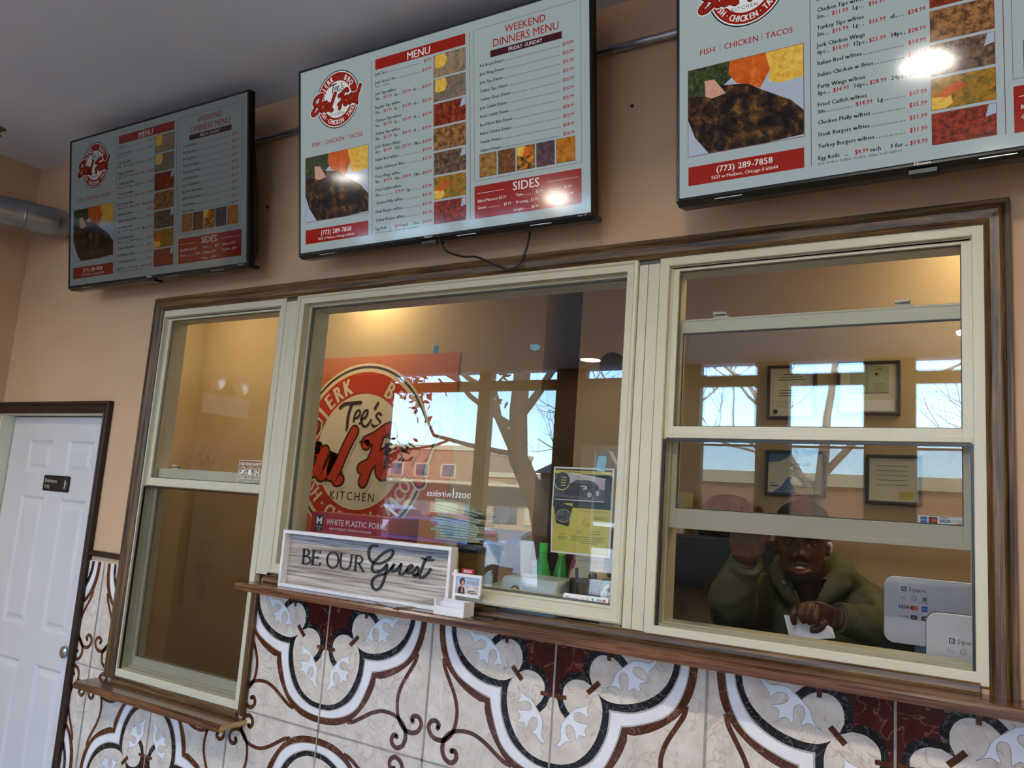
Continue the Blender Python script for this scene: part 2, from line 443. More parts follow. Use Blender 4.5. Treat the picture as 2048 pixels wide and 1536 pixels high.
D = thing('door_1', 'white six panel door with black sign', 'door', (-.627, .065, 0)); D['kind'] = 'structure'
b = MB(); DM = WHITE
xs = [-.453, -.283, -.063, .077, .297, .453]; 
px = [(-.283, -.063), (.077, .297)]; pz = [(1.695, 1.865), (.955, 1.58), (.2, .80)]
# stiles and rails with recessed raised panels
zb = [0, .2, .80, .955, 1.58, 1.695, 1.865, 1.978]
def slab(x0, x1, z0, z1): b.box(x0, x1, 0, .035, z0, z1, DM)
slab(-.453, -.283, 0, 1.978); slab(-.063, .077, 0, 1.978); slab(.297, .453, 0, 1.978)
for x0, x1 in px:
    for i in (0, 2, 4, 6): slab(x0, x1, zb[i], zb[i + 1])
    for z0, z1 in pz:
        b.frame(x0, x1, z0, z1, [(0, 0), (.006, .002), (.014, .009), (.020, .010), (.030, .009), (.046, .002), (.050, .002)], DM)
        b.rect(x0 + .05, x1 - .05, z0 + .05, z1 - .05, .002, DM)
b.build('door_panel', D)
b = MB(); ST = mat('brushed steel', 'b9b9b6', rough=.25, metal=1, noise=80, c2='a6a6a4')
b.lathe([(.033, 0), (.033, -.006), (.016, -.010), (.011, -.020), (.012, -.034), (.024, -.040), (.029, -.052), (.027, -.062), (.016, -.068), (.001, -.069)], (.392, 0, .905), ST, axis='y')
b.build('door_knob', D, smooth=True)
b = MB(); b.box(-.455, .455, .036, .06, 0, 1.98, BLACK); b.build('door_gap_shade', D)  # black sheet behind the slab paints in the dark gap round it
S = thing('door_sign', 'small black sign reading Employees Only on the white door', 'sign', (-.60, .0645, 1.649))
b = MB(); r = .008
pts = []
for cx, cz, a0 in ((.108, .031, 0), (-.108, .031, 90), (-.108, -.031, 180), (.108, -.031, 270)):
    pts += [(cx + r * math.cos(math.radians(a0 + t)), cz + r * math.sin(math.radians(a0 + t))) for t in (0, 30, 60, 90)]
b.prism(pts, -.003, 0, BLACK); b.build('sign_plate', S)
b = MB(); SG = mat('silver lettering', 'c4c6c8', rough=.5)
b.text('Employees', -.105, .004, .026, -.0034, SG, res=2); b.text('Only', -.105, -.024, .026, -.0034, SG, res=2)
b.build('lettering', S)
b = MB()
b.prism([(.050, -.026), (.100, -.026), (.100, .026), (.050, .026)], -.0036, -.003, mat('charcoal square', '2a2b2d', rough=.5))
b.disc(.078, .014, .005, -.004, SG); b.ribbon([(.078, .006), (.078, -.006)], .008, -.004, SG, curve=False)
b.ribbon([(.076, -.006), (.074, -.022)], .004, -.004, SG, curve=False); b.ribbon([(.080, -.006), (.082, -.022)], .004, -.004, SG, curve=False)
b.ribbon([(.083, .004), (.091, .000), (.095, .010)], .003, -.004, SG, curve=False)
b.build('pictogram', S)
# chair rail between door and window
b = MB(); b.extr([(0, 1.344), (-.016, 1.346), (-.021, 1.352), (-.021, 1.36), (-.014, 1.368), (0, 1.37)], -.112, .128, DARKX); struct(b.build('trim_chair_rail'))

# ---------------------------------------------------------------- oak casing round the three windows
b = MB()
b.sweep([(.182, .862), (.182, 2.452), (3.392, 2.452), (3.392, 1.349)], PROF, [OAKZ, OAKX, OAKZ]); struct(b.build('trim_window_casing'))
b = MB()
b.sweep([(.964, 1.322), (.964, .862)], [(d * .72, y) for d, y in PROF], [OAKZ]); struct(b.build('trim_window_casing_short'))
def strip(x0, x1, z0, z1, name):
    b = MB(); b.extr([(0, z0), (-.022, z0), (-.024, z0 + .006), (-.022, z1 - .004), (-.016, z1), (0, z1)], x0, x1, OAKX); struct(b.build(name))
strip(1.03, 3.375, 1.349, 1.373, 'trim_window_stool'); strip(.182, .966, .850, .873, 'trim_window_stool_short')

# ---------------------------------------------------------------- window_1: double hung unit on the left
def double_hung(name, x0, x1, z0, z1, mid, lower, label):
    """x0..x1, z0..z1: inner edge of the face flange; mid: meeting rail; lower: bottom of the inside sash"""
    W = thing(name, label, 'window'); W['kind'] = 'structure'
    b = MB(); fl = .030
    b.frame(x0 - fl, x1 + fl, z0 - fl * .7, z1 + fl, [(0, .02), (0, -.004), (.002, -.006), (fl - .002, -.006), (fl, -.004), (fl, .012), (fl + .006, .012), (fl + .006, .040), (fl + .011, .040), (fl + .011, .11)], VINYL)
    b.build('window_frame', W)
    # outer (upper) sash
    def sash(nm, sx0, sx1, sz0, sz1, st, rt, rb, y0, y1):
        s = MB()
        s.box(sx0, sx0 + st, y0, y1, sz0, sz1, VINYL); s.box(sx1 - st, sx1, y0, y1, sz0, sz1, VINYL)
        s.box(sx0 + st, sx1 - st, y0, y1, sz0, sz0 + rb, VINYL); s.box(sx0 + st, sx1 - st, y0, y1, sz1 - rt, sz1, VINYL)
        # bottom rail lip and groove
        s.box(sx0 + .001, sx1 - .001, y0 - .004, y0, sz0, sz0 + min(.012, rb * .3), VINYL)
        s.box(sx0 + .001, sx1 - .001, y0 - .002, y0, sz1 - .006, sz1, VINYL)
        o = s.build(nm, W, bevel=.0015)
        g = MB(); ym = (y0 + y1) / 2
        g.box(sx0 + st - .002, sx1 - st + .002, ym - .002, ym + .002, sz0 + rb - .002, sz1 - rt + .002, GLASS); g.build('glass_pane', o)
        k = MB(); k.frame(sx0 + st - .001, sx1 - st + .001, sz0 + rb - .001, sz1 - rt + .001, [(0, ym - .004), (.003, ym - .005), (.004, ym - .0025)], GASKET); k.build('gasket', o)
        return o
    sash('upper_sash', x0 + .002, x1 - .002, mid - .036, z1 - .001, .022, .012, .034, .014, .042)
    hgt = mid - z0 - .01
    lo = sash('lower_sash', x0 + .004, x1 - .004, lower, lower + hgt + .05, .022, .040, .056, .052, .080)
    zt = lower + hgt + .05
    for fx in (.18, .80):
        k = MB(); xk = x0 + (x1 - x0) * fx
        k.box(xk - .022, xk + .022, .050, .074, zt, zt + .005, VINYL); k.box(xk - .012, xk + .012, .054, .070, zt + .005, zt + .012, GASKET)
        k.prism([(xk - .024, zt + .010), (xk + .012, zt + .012), (xk + .014, zt + .017), (xk - .022, zt + .019)], .050, .066, VINYL)
        k.build('sash_lock', lo, bevel=.001)
    # insect screen over the lower half, lobby side
    k = MB(); zs = mid - .040
    k.frame(x0 + .001, x1 - .001, z0 + .001, zs, [(0, .011), (0, .004), (.006, .004), (.006, .011)], BLACK)
    sc = k.build('screen_frame', W)
    k = MB(); k.rect(x0 + .006, x1 - .006, z0 + .006, zs - .006, .008, SCREENM); k.build('screen_mesh', sc)
    return W
SCREENM = veil_mat('insect screen mesh', '1b1b16', .66)
double_hung('window_1', .188, .935, .894, 2.424, 1.711, .895, 'narrow cream double hung window beside the door')
# window_2: fixed picture window
W2 = thing('window_2', 'wide fixed cream window in the middle', 'window'); W2['kind'] = 'structure'
b = MB(); b.frame(1.030, 2.486, 1.382, 2.461, [(0, .02), (0, -.004), (.003, -.010), (.009, -.012), (.015, -.009), (.017, -.004), (.038, -.004), (.038, .030), (.045, .030), (.045, .034)], VINYL); b.build('window_frame', W2)
b = MB(); b.frame(1.074, 2.442, 1.426, 2.417, [(0, .034), (.006, .034), (.008, .039)], GASKET); b.build('gasket', W2)
b = MB(); b.frame(1.070, 2.446, 1.422, 2.421, [(0, .046), (.01, .046), (.012, .12)], VINYL); b.build('inside_stop', W2)
b = MB(); b.box(1.075, 2.441, .0385, .0425, 1.427, 2.416, GLASS); b.build('glass_pane', W2)
double_hung('window_3', 2.584, 3.366, 1.386, 2.427, 1.955, 1.665, 'cream double hung window with its lower sash pushed up')
for n, (x0, x1) in enumerate(((.966, 1.028), (2.488, 2.553))):
    b = MB(); zlo = 1.375
    b.box(x0, x0 + (x1 - x0) * .42, -.003, .1, zlo, 2.438, VINYL); b.box(x0 + (x1 - x0) * .46, x1, -.005, .1, zlo, 2.438, VINYL)
    b.box(x0, x1, .0, .1, zlo, 2.462, GASKET)
    struct(b.build('trim_mullion_left' if n == 0 else 'trim_mullion_right', bevel=.001))
b = MB()   # rough opening lining towards the kitchen
b.box(.15, 3.40, .03, .12, 2.455, 2.463, VINYL); b.box(1.0, 3.40, .083, .12, 1.359, 1.3605, VINYL)
struct(b.build('trim_opening_lining'))

# ---------------------------------------------------------------- wooden ledges
def ledge(name, x0, x1, top, dep, label, end_raw):
    prof = [(0, top), (-dep + .010, top), (-dep + .003, top - .003), (-dep, top - .010), (-dep, top - .027), (-dep + .018, top - .027), (-dep + .018, top - .019), (0, top - .019)]
    T = thing(name, label, 'ledge', ((x0 + x1) / 2, 0, top))
    hw = (x1 - x0) / 2
    b = MB(); b.extr([(y, z - top) for y, z in prof], -hw, hw - (.001 if end_raw else 0), LEDGE); b.build('board', T)
    if end_raw:
        b = MB(); b.extr([(y, z - top) for y, z in prof], hw - .001, hw, RAWOAK); e = b.build('cut_end', T); e['label'] = 'pale raw sawn end'
    return T
ledge('wooden_ledge', 1.0, 4.45, 1.349, .125, 'long dark wooden ledge under the middle and right windows', False)
ledge('wooden_ledge', .085, 1.012, .850, .125, 'short dark wooden ledge under the narrow left window', True)

# ---------------------------------------------------------------- patterned wall tiles
TW = .457; TH = .441; G0 = .882
CREAM = marble('cream marble', 'c9c0b4', 'dcd6cc', 'b9ad9e', scale=14, vlo=.492, vhi=.502, vscale=9)
TBROWN = marble('brown marble', '46230f', '5a321f', '7d5e4c', scale=22, vlo=.494, vhi=.500, vscale=12)
TBLACK = marble('black marble', '121215', '1e1e22', '6a6a6c', scale=25, vlo=.494, vhi=.500, vscale=22)
TMAROON = marble('maroon marble', '3b120c', '521c13', '8a5847', scale=18, vlo=.492, vhi=.502, vscale=9)
TWHITE = mat('white marble band', 'dfe1e6', c2='e9ebf0', noise=9, rough=.12)
TEDGE = mat('band edge grey', 'a9a49c', rough=.14, c2='b5b0a8', noise=9)
TFLOW = mat('white inlay flower', 'dde4ea', c2='e8edf2', noise=14, rough=.12)
TLINE = mat('inlay outline', '8d949a', rough=.2)
GROUT = mat('grey grout', '8f8a83', c2='a09b94', noise=40, rough=.8)
band_out = [(.518, .518), (.518, .561), (.490, .637), (.451, .711), (.404, .775), (.35, .835), (.28, .885), (.2, .92), (.1, .94), (0, .946)]
band_in = [(.482, .482), (.476, .512), (.458, .577), (.412, .689), (.365, .767), (.296, .825), (.2, .868), (.1, .890), (0, .897)]
white_in = [(.391, .391), (.393, .429), (.385, .529), (.352, .624), (.297, .713), (.221, .776), (.125, .821), (.06, .834), (0, .838)]
lobe = [(0, .800), (.087, .792), (.180, .755), (.260, .681), (.315, .586), (.343, .487), (.348, .423), (.341, .370), (.317, .320), (.279, .280),
        (.212, .247), (.150, .250), (.098, .278), (.070, .322), (.069, .383), (.088, .428), (.124, .468), (.093, .502), (.050, .456), (.028, .397), (0, .388)]
maroon = [(0, 0), (0, .388), (.028, .388), (.031, .325), (.051, .269), (.092, .223), (.156, .2), (.213, .213)]
flower = [(.27, .36), (.235, .401), (.17, .426), (.133, .459), (.107, .494), (.073, .536), (.066, .587), (.07, .634), (.052, .669), (.035, .688), (.074, .68), (.115, .643),
          (.15, .643), (.121, .618), (.104, .582), (.111, .544), (.138, .539), (.16, .56), (.173, .595), (.182, .627), (.204, .588), (.248, .59), (.235, .548), (.262, .513),
          (.218, .511), (.18, .507), (.157, .493), (.16, .461), (.2, .448), (.261, .469), (.245, .43), (.25, .40)]
branch = [(.28, .882), (.34, .868), (.425, .82), (.511, .771), (.598, .741), (.683, .740), (.745, .755), (.79, .78), (.83, .83), (.837, .894), (.814, .944), (.764, .968), (.723, .945), (.716, .909), (.736, .882), (.76, .89)]
half = [('CREAM0', None)]
tb = MB()
def tile_xf(ix, iz, su, sv, swap):
    ox = ix * TW; oz = iz
    def f(p):
        u, w = (p[1], p[0]) if swap else (p[0], p[1])
        return (ox + su * u * TW, oz + sv * w * TH)
    return f
def clip_half(pts, f, y, m): tb.flat([f(p) for p in pts], y, m)
def rib(pts, w, f, y, m, n=4, taper=None):
    P = smooth_path(pts, n); k = len(P); L = []; R = []
    for i in range(k):
        d = P[min(i + 1, k - 1)] - P[max(i - 1, 0)]; q = Vector((-d[1], d[0])).normalized()
        ww = w * (taper(i / (k - 1)) if taper else 1)
        L.append(P[i] + q * ww / 2); R.append(P[i] - q * ww / 2)
    for i in range(k - 1): tb.flat([f(L[i]), f(R[i]), f(R[i + 1]), f(L[i + 1])], y, m)
    tb.flat([f(P[-1] + Vector((math.cos(a * PI / 5), math.sin(a * PI / 5))) * w * .5) for a in range(10)], y, m)
def sm(pts, n=3): return [tuple(p) for p in smooth_path(pts, n)]
S_out = [band_out[0]] + sm(band_out[1:]); S_in = [band_in[0]] + sm(band_in[1:]); S_wh = [white_in[0]] + sm(white_in[1:])
def mid(a, b, t):
    n = 40
    def res(P):
        P = [Vector(p) for p in P]; d = [0]
        for i in range(1, len(P)): d.append(d[-1] + (P[i] - P[i - 1]).length)
        out = []
        for k in range(n + 1):
            s = d[-1] * k / n; j = 0
            while j < len(d) - 2 and d[j + 1] < s: j += 1
            q = (s - d[j]) / max(1e-9, d[j + 1] - d[j]); out.append(P[j].lerp(P[j + 1], q))
        return out
    A, B = res(a), res(b); return [tuple(p.lerp(q, t)) for p, q in zip(A, B)]
WB0 = mid(S_in, S_wh, .10); WB1 = mid(S_in, S_wh, .86)
S_lobe = sm(lobe[:11], 3)[:-1] + sm(lobe[10:17], 3) + sm(lobe[17:], 3)
S_mar = [maroon[0], maroon[1], maroon[2]] + sm(maroon[2:], 3)
S_fl = [tuple(p) for p in smooth_path(flower, 3, True)]
E0 = .0004
y0 = -.006
TX = [(i, cz, sv) for i in (-3, -1, 1, 3, 5, 7, 9) for cz, sv in ((G0 + TH, -1), (G0 - TH, 1), (G0 - TH, -1))]
tb.box(-1.08, 4.45, y0, -.0005, 0, G0 + TH + .002, CREAM)
for ix, cz, sv in TX:
    for su in (-1, 1):
        for swap in (False, True):
            f = tile_xf(ix, cz, su, sv, swap)
            for i in range(len(S_out) - 1): pass
            tb.flat([f(p) for p in S_out + [(0, 0)]], y0 - E0, TBROWN)
            rib(branch, .036, f, y0 - E0 * 1.5, TBROWN, taper=lambda t: .95 if t > .5 else .8 + .3 * abs(t - .3))
            tb.flat([f(p) for p in S_in + [(0, 0)]], y0 - E0 * 2, TEDGE)
            tb.flat([f(p) for p in WB0] + [f(p) for p in WB1[::-1]], y0 - E0 * 2.5, TWHITE)
            tb.flat([f(p) for p in S_wh + [(0, 0)]], y0 - E0 * 3, TBLACK)
            tb.flat([f(p) for p in S_lobe], y0 - E0 * 4, CREAM)
            tb.flat([f(p) for p in S_mar], y0 - E0 * 4.3, TMAROON)
            tb.flat([f(p) for p in S_fl], y0 - E0 * 5, TFLOW)
            for i in range(len(S_fl)):
                a, c = Vector(S_fl[i]), Vector(S_fl[(i + 1) % len(S_fl)]); d = c - a
                if d.length < 1e-6: continue
                q = Vector((-d.y, d.x)).normalized() * .0016
                tb.flat([f(a - q), f(c - q), f(c + q), f(a + q)], y0 - E0 * 5.5, TLINE)
            tb.flat([f(p) for p in ((0, .362), (.094, .362), (.097, .377), (.094, .39), (0, .39))], y0 - E0 * 6, TBROWN)
            tb.flat([f(p) for p in ((.268, .268), (.292, .292), (.252, .330), (.228, .306))], y0 - E0 * 6, TBROWN)
for i in range(-2, 10): tb.rect(i * TW - .003, i * TW + .003, 0, G0 + TH, y0 - E0 * 7, GROUT)
for k in range(0, 3): tb.rect(-1.08, 4.45, k * TH - .003, k * TH + .003, y0 - E0 * 7, GROUT)
# keep the tiles to the wall below the chair rail and ledges, clear of the door and left window
bmt = bmesh.new(); me = bpy.data.meshes.new('wall_front_tiles'); me.from_pydata([tuple(v) for v in tb.v], [], tb.f)
for m in tb.mats: me.materials.append(m)
me.polygons.foreach_set('material_index', tb.fm); me.update(); bmt.from_mesh(me)
def cut(co, no, keep):
    g = [x for x in bmt.verts[:] + bmt.edges[:] + bmt.faces[:]]
    bmesh.ops.bisect_plane(bmt, geom=g, plane_co=co, plane_no=no, dist=1e-6)
for co, no in (((-.115, 0, 0), (1, 0, 0)), ((.13, 0, 0), (1, 0, 0)), ((1.0, 0, 0), (1, 0, 0)), ((0, 0, .86), (0, 0, 1)), ((0, 0, 1.347), (0, 0, 1)), ((4.45, 0, 0), (1, 0, 0)), ((0, 0, 0), (0, 0, 1))): cut(co, no, 0)
kill = []
for fc in bmt.faces:
    c = fc.calc_center_median()
    if c.x < -.115 or c.x > 4.45 or c.z < 0 or c.z > 1.347 or (.13 < c.x < 1.0 and c.z > .86): kill.append(fc)
bmesh.ops.delete(bmt, geom=kill, context='FACES')
bmt.to_mesh(me); bmt.free()
struct(bpy.data.objects.new('wall_front_tiles', me)); C.objects.link(bpy.data.objects['wall_front_tiles'])

# ---------------------------------------------------------------- ceiling lights
LEDM = mat('cool led diffuser', 'ffffff', emit='fff1dc', ek=700)
LEDF = mat('far led diffuser', 'ffffff', emit='fff1dc', ek=620)
LEDW = mat('warm led diffuser', 'ffffff', emit='ffe4b4', ek=125)
def ceiling_light(x, y, z, r, em, label, group, deep=.0):
    T = thing('ceiling_light', label, 'ceiling light', (x, y, z), group=group)
    b = MB(); b.lathe([(r + .022, 0), (r + .020, -.012), (r + .008, -.016 - deep), (r + .002, -.014 - deep), (r, -.001), (.002, -.001)], (0, 0, 0), WHITE); b.build('trim_ring', T, smooth=True)
    b = MB(); b.lathe([(r - .001, -.0015), (r - .001, -.004 if deep else -.012), (.002, -.005 if deep else -.017)], (0, 0, 0), em); b.build('diffuser', T)
    return T
for n, (x, y) in enumerate(((-.55, -2.4), (3.06, -1.9), (-.55, -5.5), (3.06, -5.0))):
    ceiling_light(x, y, 3.336, .105, LEDM if n < 2 else LEDF, ('round white ceiling light over the left of the lobby', 'round white ceiling light over the right of the lobby', 'round white ceiling light near the storefront, left one', 'round white ceiling light near the storefront, right one')[n], 'lobby ceiling lights', .040 if n < 2 else 0)
for n, (x, y) in enumerate(((.33, 1.06), (3.42, 1.07), (3.72, .42), (-.75, .75))):  # last lamp is added only to brighten the left kitchen wall
    ceiling_light(x, y, 3.0, .09, LEDW, ('round warm ceiling light above the red logo banner', 'round warm ceiling light above the certificate frames', 'round warm ceiling light above the payment displays', 'round warm ceiling light added to brighten the left end of the kitchen')[n], 'kitchen ceiling lights')


# ================================================================ menu televisions
SOUL = {'S': [(-.85, 0), (-.77, .17), (-.7, .28), (-.84, .28), (-1.0, .23), (-1.1, .12), (-1.11, .03), (-1.0, -.03), (-.88, -.07), (-.84, -.15), (-.9, -.24), (-1.04, -.33), (-1.16, -.34), (-1.2, -.27), (-1.14, -.19), (-1.08, -.14)],
 'o': [(-.65, 0), (-.75, -.06), (-.79, -.18), (-.75, -.27), (-.65, -.24), (-.59, -.13), (-.61, -.02), (-.66, 0)],
 'u': [(-.52, -.01), (-.57, -.15), (-.59, -.25), (-.55, -.3), (-.47, -.25), (-.39, -.11), (-.36, -.03), (-.41, -.2), (-.40, -.29)],
 'l': [(-.10, .22), (-.2, .04), (-.29, -.17), (-.33, -.28), (-.30, -.34), (-.25, -.33)],
 'Fb': [(.10, .08), (.08, .10), (.23, .16), (.36, .24), (.44, .26), (.47, .2)],
 'Fs': [(.27, .15), (.23, -.03), (.15, -.2), (.1, -.34)],
 'Fc': [(.06, -.19), (.17, -.14), (.28, -.06), (.34, -.04)],
 'a': [(.42, 0), (.34, -.05), (.32, -.17), (.36, -.25), (.46, -.21), (.5, -.09), (.45, 0), (.42, 0)],
 'b': [(.65, .04), (.56, -.01), (.52, -.13), (.56, -.23), (.65, -.19), (.71, -.07), (.67, .03), (.65, .04)],
 'd': [(.85, .02), (.75, -.02), (.71, -.13), (.74, -.21), (.83, -.17), (.94, .04), (1.05, .27)],
 'e': [(.94, .04), (.88, -.13), (.87, -.25), (.9, -.3)]}
TEES = [([(-.36, .49), (-.3, .53), (-.2, .54), (-.05, .55)], 1.2), ([(-.18, .54), (-.22, .4), (-.22, .23)], 1.2),
 ([(-.125, .365), (-.07, .385), (-.04, .435), (-.075, .46), (-.115, .42), (-.13, .34), (-.095, .285), (-.04, .305), (-.005, .35)], .8),
 ([(-.01, .36), (.05, .39), (.07, .45), (.04, .46), (0, .42), (-.02, .34), (.03, .28), (.08, .29), (.13, .35)], .8),
 ([(.21, .54), (.17, .48)], 1.0), ([(.27, .41), (.23, .43), (.2, .4), (.22, .37), (.27, .33), (.25, .29), (.18, .28), (.15, .3)], .8)]
def logo(b, cx, cz, R, y, dy, M, wall=False):
    """round kitchen logo; M: paper, red, dark, darkred, white"""
    S = lambda p: (cx + p[0] * R, cz + p[1] * R)
    q = [y]
    def nx(): q[0] -= dy; return q[0]
    if wall:
        b.disc(cx, cz, R, nx(), M['paper'], 96); b.ring(cx, cz, R * .972, R * .945, nx(), M['dark'])
        b.ring(cx, cz, R * .90, R * .652, q[0], M['red'], 96)
    else:
        b.disc(cx, cz, R, nx(), M['white'], 72); b.ring(cx, cz, R, R * .965, nx(), M['dark']); b.ring(cx, cz, R * .93, R * .64, q[0], M['red'])
    yt = nx()
    def arc(body, a_mid, r, size, flip, gap):
        n = len(body); tot = [gap * (.55 if ch in 'I·' else (.5 if ch == ' ' else 1)) for ch in body]; s = sum(tot); a = a_mid + (s / 2 if not flip else -s / 2)
        for ch, g in zip(body, tot):
            t = a - g / 2 if not flip else a + g / 2
            a = a - g if not flip else a + g
            if ch == ' ': continue
            ang = math.radians(t); rot = ang - PI / 2 if not flip else ang + PI / 2
            rr = r - size * .36 if not flip else r + size * .36
            b.text(ch, cx + rr * R * math.cos(ang), cz + rr * R * math.sin(ang), size * R, yt, M['white'], align='C', bold=.045, rot=rot, sx=.72, res=2)
    rm = .776 if wall else .785
    arc('JERK', 128, rm, .27, False, 11.5); arc('BBQ', 49, rm, .27, False, 12.5)
    arc('FISH · CHICKEN · TACOS', 270, rm, .23, True, 8.2)
    yk = nx()
    for pts, wk in TEES: b.ribbon([S(p) for p in pts], .036 * R * wk, yk, M['dark'], n=4)
    b.text('KITCHEN', cx - .05 * R, cz - .55 * R, .135 * R, yk, M['dark'], align='C', bold=.005, track=1.35, sx=.95)
    y1, y2, y3 = nx(), nx(), nx()
    for k, pts in SOUL.items():
        P = [S(p) for p in pts]; fat = 1.0
        b.ribbon(P, .205 * R, y1, M['paper'] if wall else M['white'], n=4); b.ribbon(P, .155 * R, y2, M['darkred'], n=4); b.ribbon(P, .105 * R, y3, M['red'], n=4)
    return q[0]

def tv_mats(k, s):
    return {'bg': scr('white' + s, 'c9d9dc', .62 * k), 'red': scr('red' + s, 'a81e04', .72 * k), 'dark': scr('ink' + s, '0a0e18', .4 * k), 'plum': scr('plum' + s, '54141f', .6 * k),
            'white': scr('bright' + s, 'f4f6f6', .8 * k), 'paper': scr('bright' + s, 'f4f6f6', .8 * k), 'darkred': scr('oxblood' + s, '641208', .6 * k), 'price': scr('price' + s, 'b81e10', .75 * k), 'line': scr('rule' + s, '8c2e2c', .6 * k),
            'F': [food('plated chop' + s, ['5a4a3a', '8f7a62', 'b79a7c', '6b5842'], 45, .75 * k), food('beef on bun' + s, ['50443a', '7a6a58', '94826c', 'b59a5a'], 50, .75 * k),
                  food('red tips' + s, ['2c0d0a', '6e1a10', 'a5431d', 'c87c34'], 60, .75 * k), food('wings' + s, ['2b1d14', '6b452a', 'b9854c', '8a5a34'], 55, .75 * k),
                  food('jerk pieces' + s, ['17171c', '4a382c', '8f6f50', 'a9a3a0'], 60, .75 * k), food('greens plate' + s, ['3c2a0e', '7b6a1e', 'c98a1c', '58511f'], 45, .75 * k),
                  food('glazed wings' + s, ['1d0d0b', '6a1c0e', 'b5431c', '3c1710'], 65, .75 * k)],
            'char': food('charred chicken' + s, ['050505', '0d0a09', '1e1511', '4a3218', '8a6228', '2a1c12'], 26, .8 * k), 'yam': food('orange yams' + s, ['a8400e', 'd8621a', 'e68a2e'], 40, .85 * k),
            'mac': food('macaroni cheese' + s, ['c98d1c', 'efc04a', 'f5dc84'], 55, .85 * k), 'green': food('collard greens' + s, ['0d140c', '25331a', '4c5a30', '8a7a4a'], 70, .8 * k),
            'plate': scr('plate' + s, 'b5c1d6', .8 * k), 'pink': food('pale meat' + s, ['c98f76', 'e0b49c'], 60, .85 * k),
            'P': [food('fried fillets' + s, ['4f3315', 'a8793a', 'c9a362'], 60, .75 * k), food('shrimp' + s, ['2b1a10', '7c4a24', 'b98248'], 70, .75 * k), food('dinner plate' + s, ['17130e', '3b2f1c', 'e08a1c', 'd8b03a'], 50, .75 * k),
                  food('ribs' + s, ['2a1a20', '60404a', '8a6a70'], 60, .75 * k), food('mac bites' + s, ['7a3e08', 'c97a14', 'e7a83a'], 40, .75 * k)]}
SW, SH = 1.2096, .6804
MENU_ROWS = [(.590, 'Jerk Taco', None, '$4.99'), (.560, 'Jerk Tacos 3 for', None, '$14.99'), (.520, 'Jerk Tips w/fries', ('Sm', '$12.99', 'Lg', '$17.99', 'xl', '$24.99'), None),
 (.472, 'Regular Tips w/fries', ('Sm', '$11.99', 'Lg', '$16.99', 'xl', '$23.99'), None), (.425, 'Chicken Tips w/fries', ('Sm', '$11.99', 'Lg', '$16.99', 'xl', '$24.99'), None),
 (.379, 'Turkey Tips w/fries', ('Sm', '$11.99', 'Lg', '$16.99', 'xl', '$24.99'), None), (.333, 'Jerk Chicken Wings', ('6pc', '$10.99', '12pc', '$21.99', '18pc', '$28.99'), None),
 (.287, 'Italian Beef w/fries', None, '$14.99'), (.257, 'Italian Chicken w /fries', None, '$15.99'), (.227, 'Party Wings w/fries', ('8pc', '$14.99', '16pc', '$28.99', '24pc', '$34.99'), None),
 (.180, 'Fried Catfish w/fries', ('Sm', '$14.99', 'Lg', '$17.99'), None), (.134, 'Chicken Philly w/fries', None, '$15.99'), (.1036, 'Steak Burgers w/fries', None, '$11.99'),
 (.0735, 'Turkey Burgers w/fries', None, '$11.99')]
DIN = [('Pot Roast Dinner', '$24.99'), ('Jerk Wing Dinner', '$26.99'), ('Jerk Tips Dinner', '$25.99'), ('Turkey Tips Dinner', '$25.99'), ('Turkey Chops Dinner', '$25.99'), ('Jerk Catfish Dinner', '$26.99'),
       ('Fried Catfish Dinner', '$25.99'), ('Beef Short Ribs Dinner', '$28.99'), ('Baked Chicken Dinner', '$22.99'), ('Oxtails Dinner', '$28.99'), ('Salmon Dinner', '$26.99')]
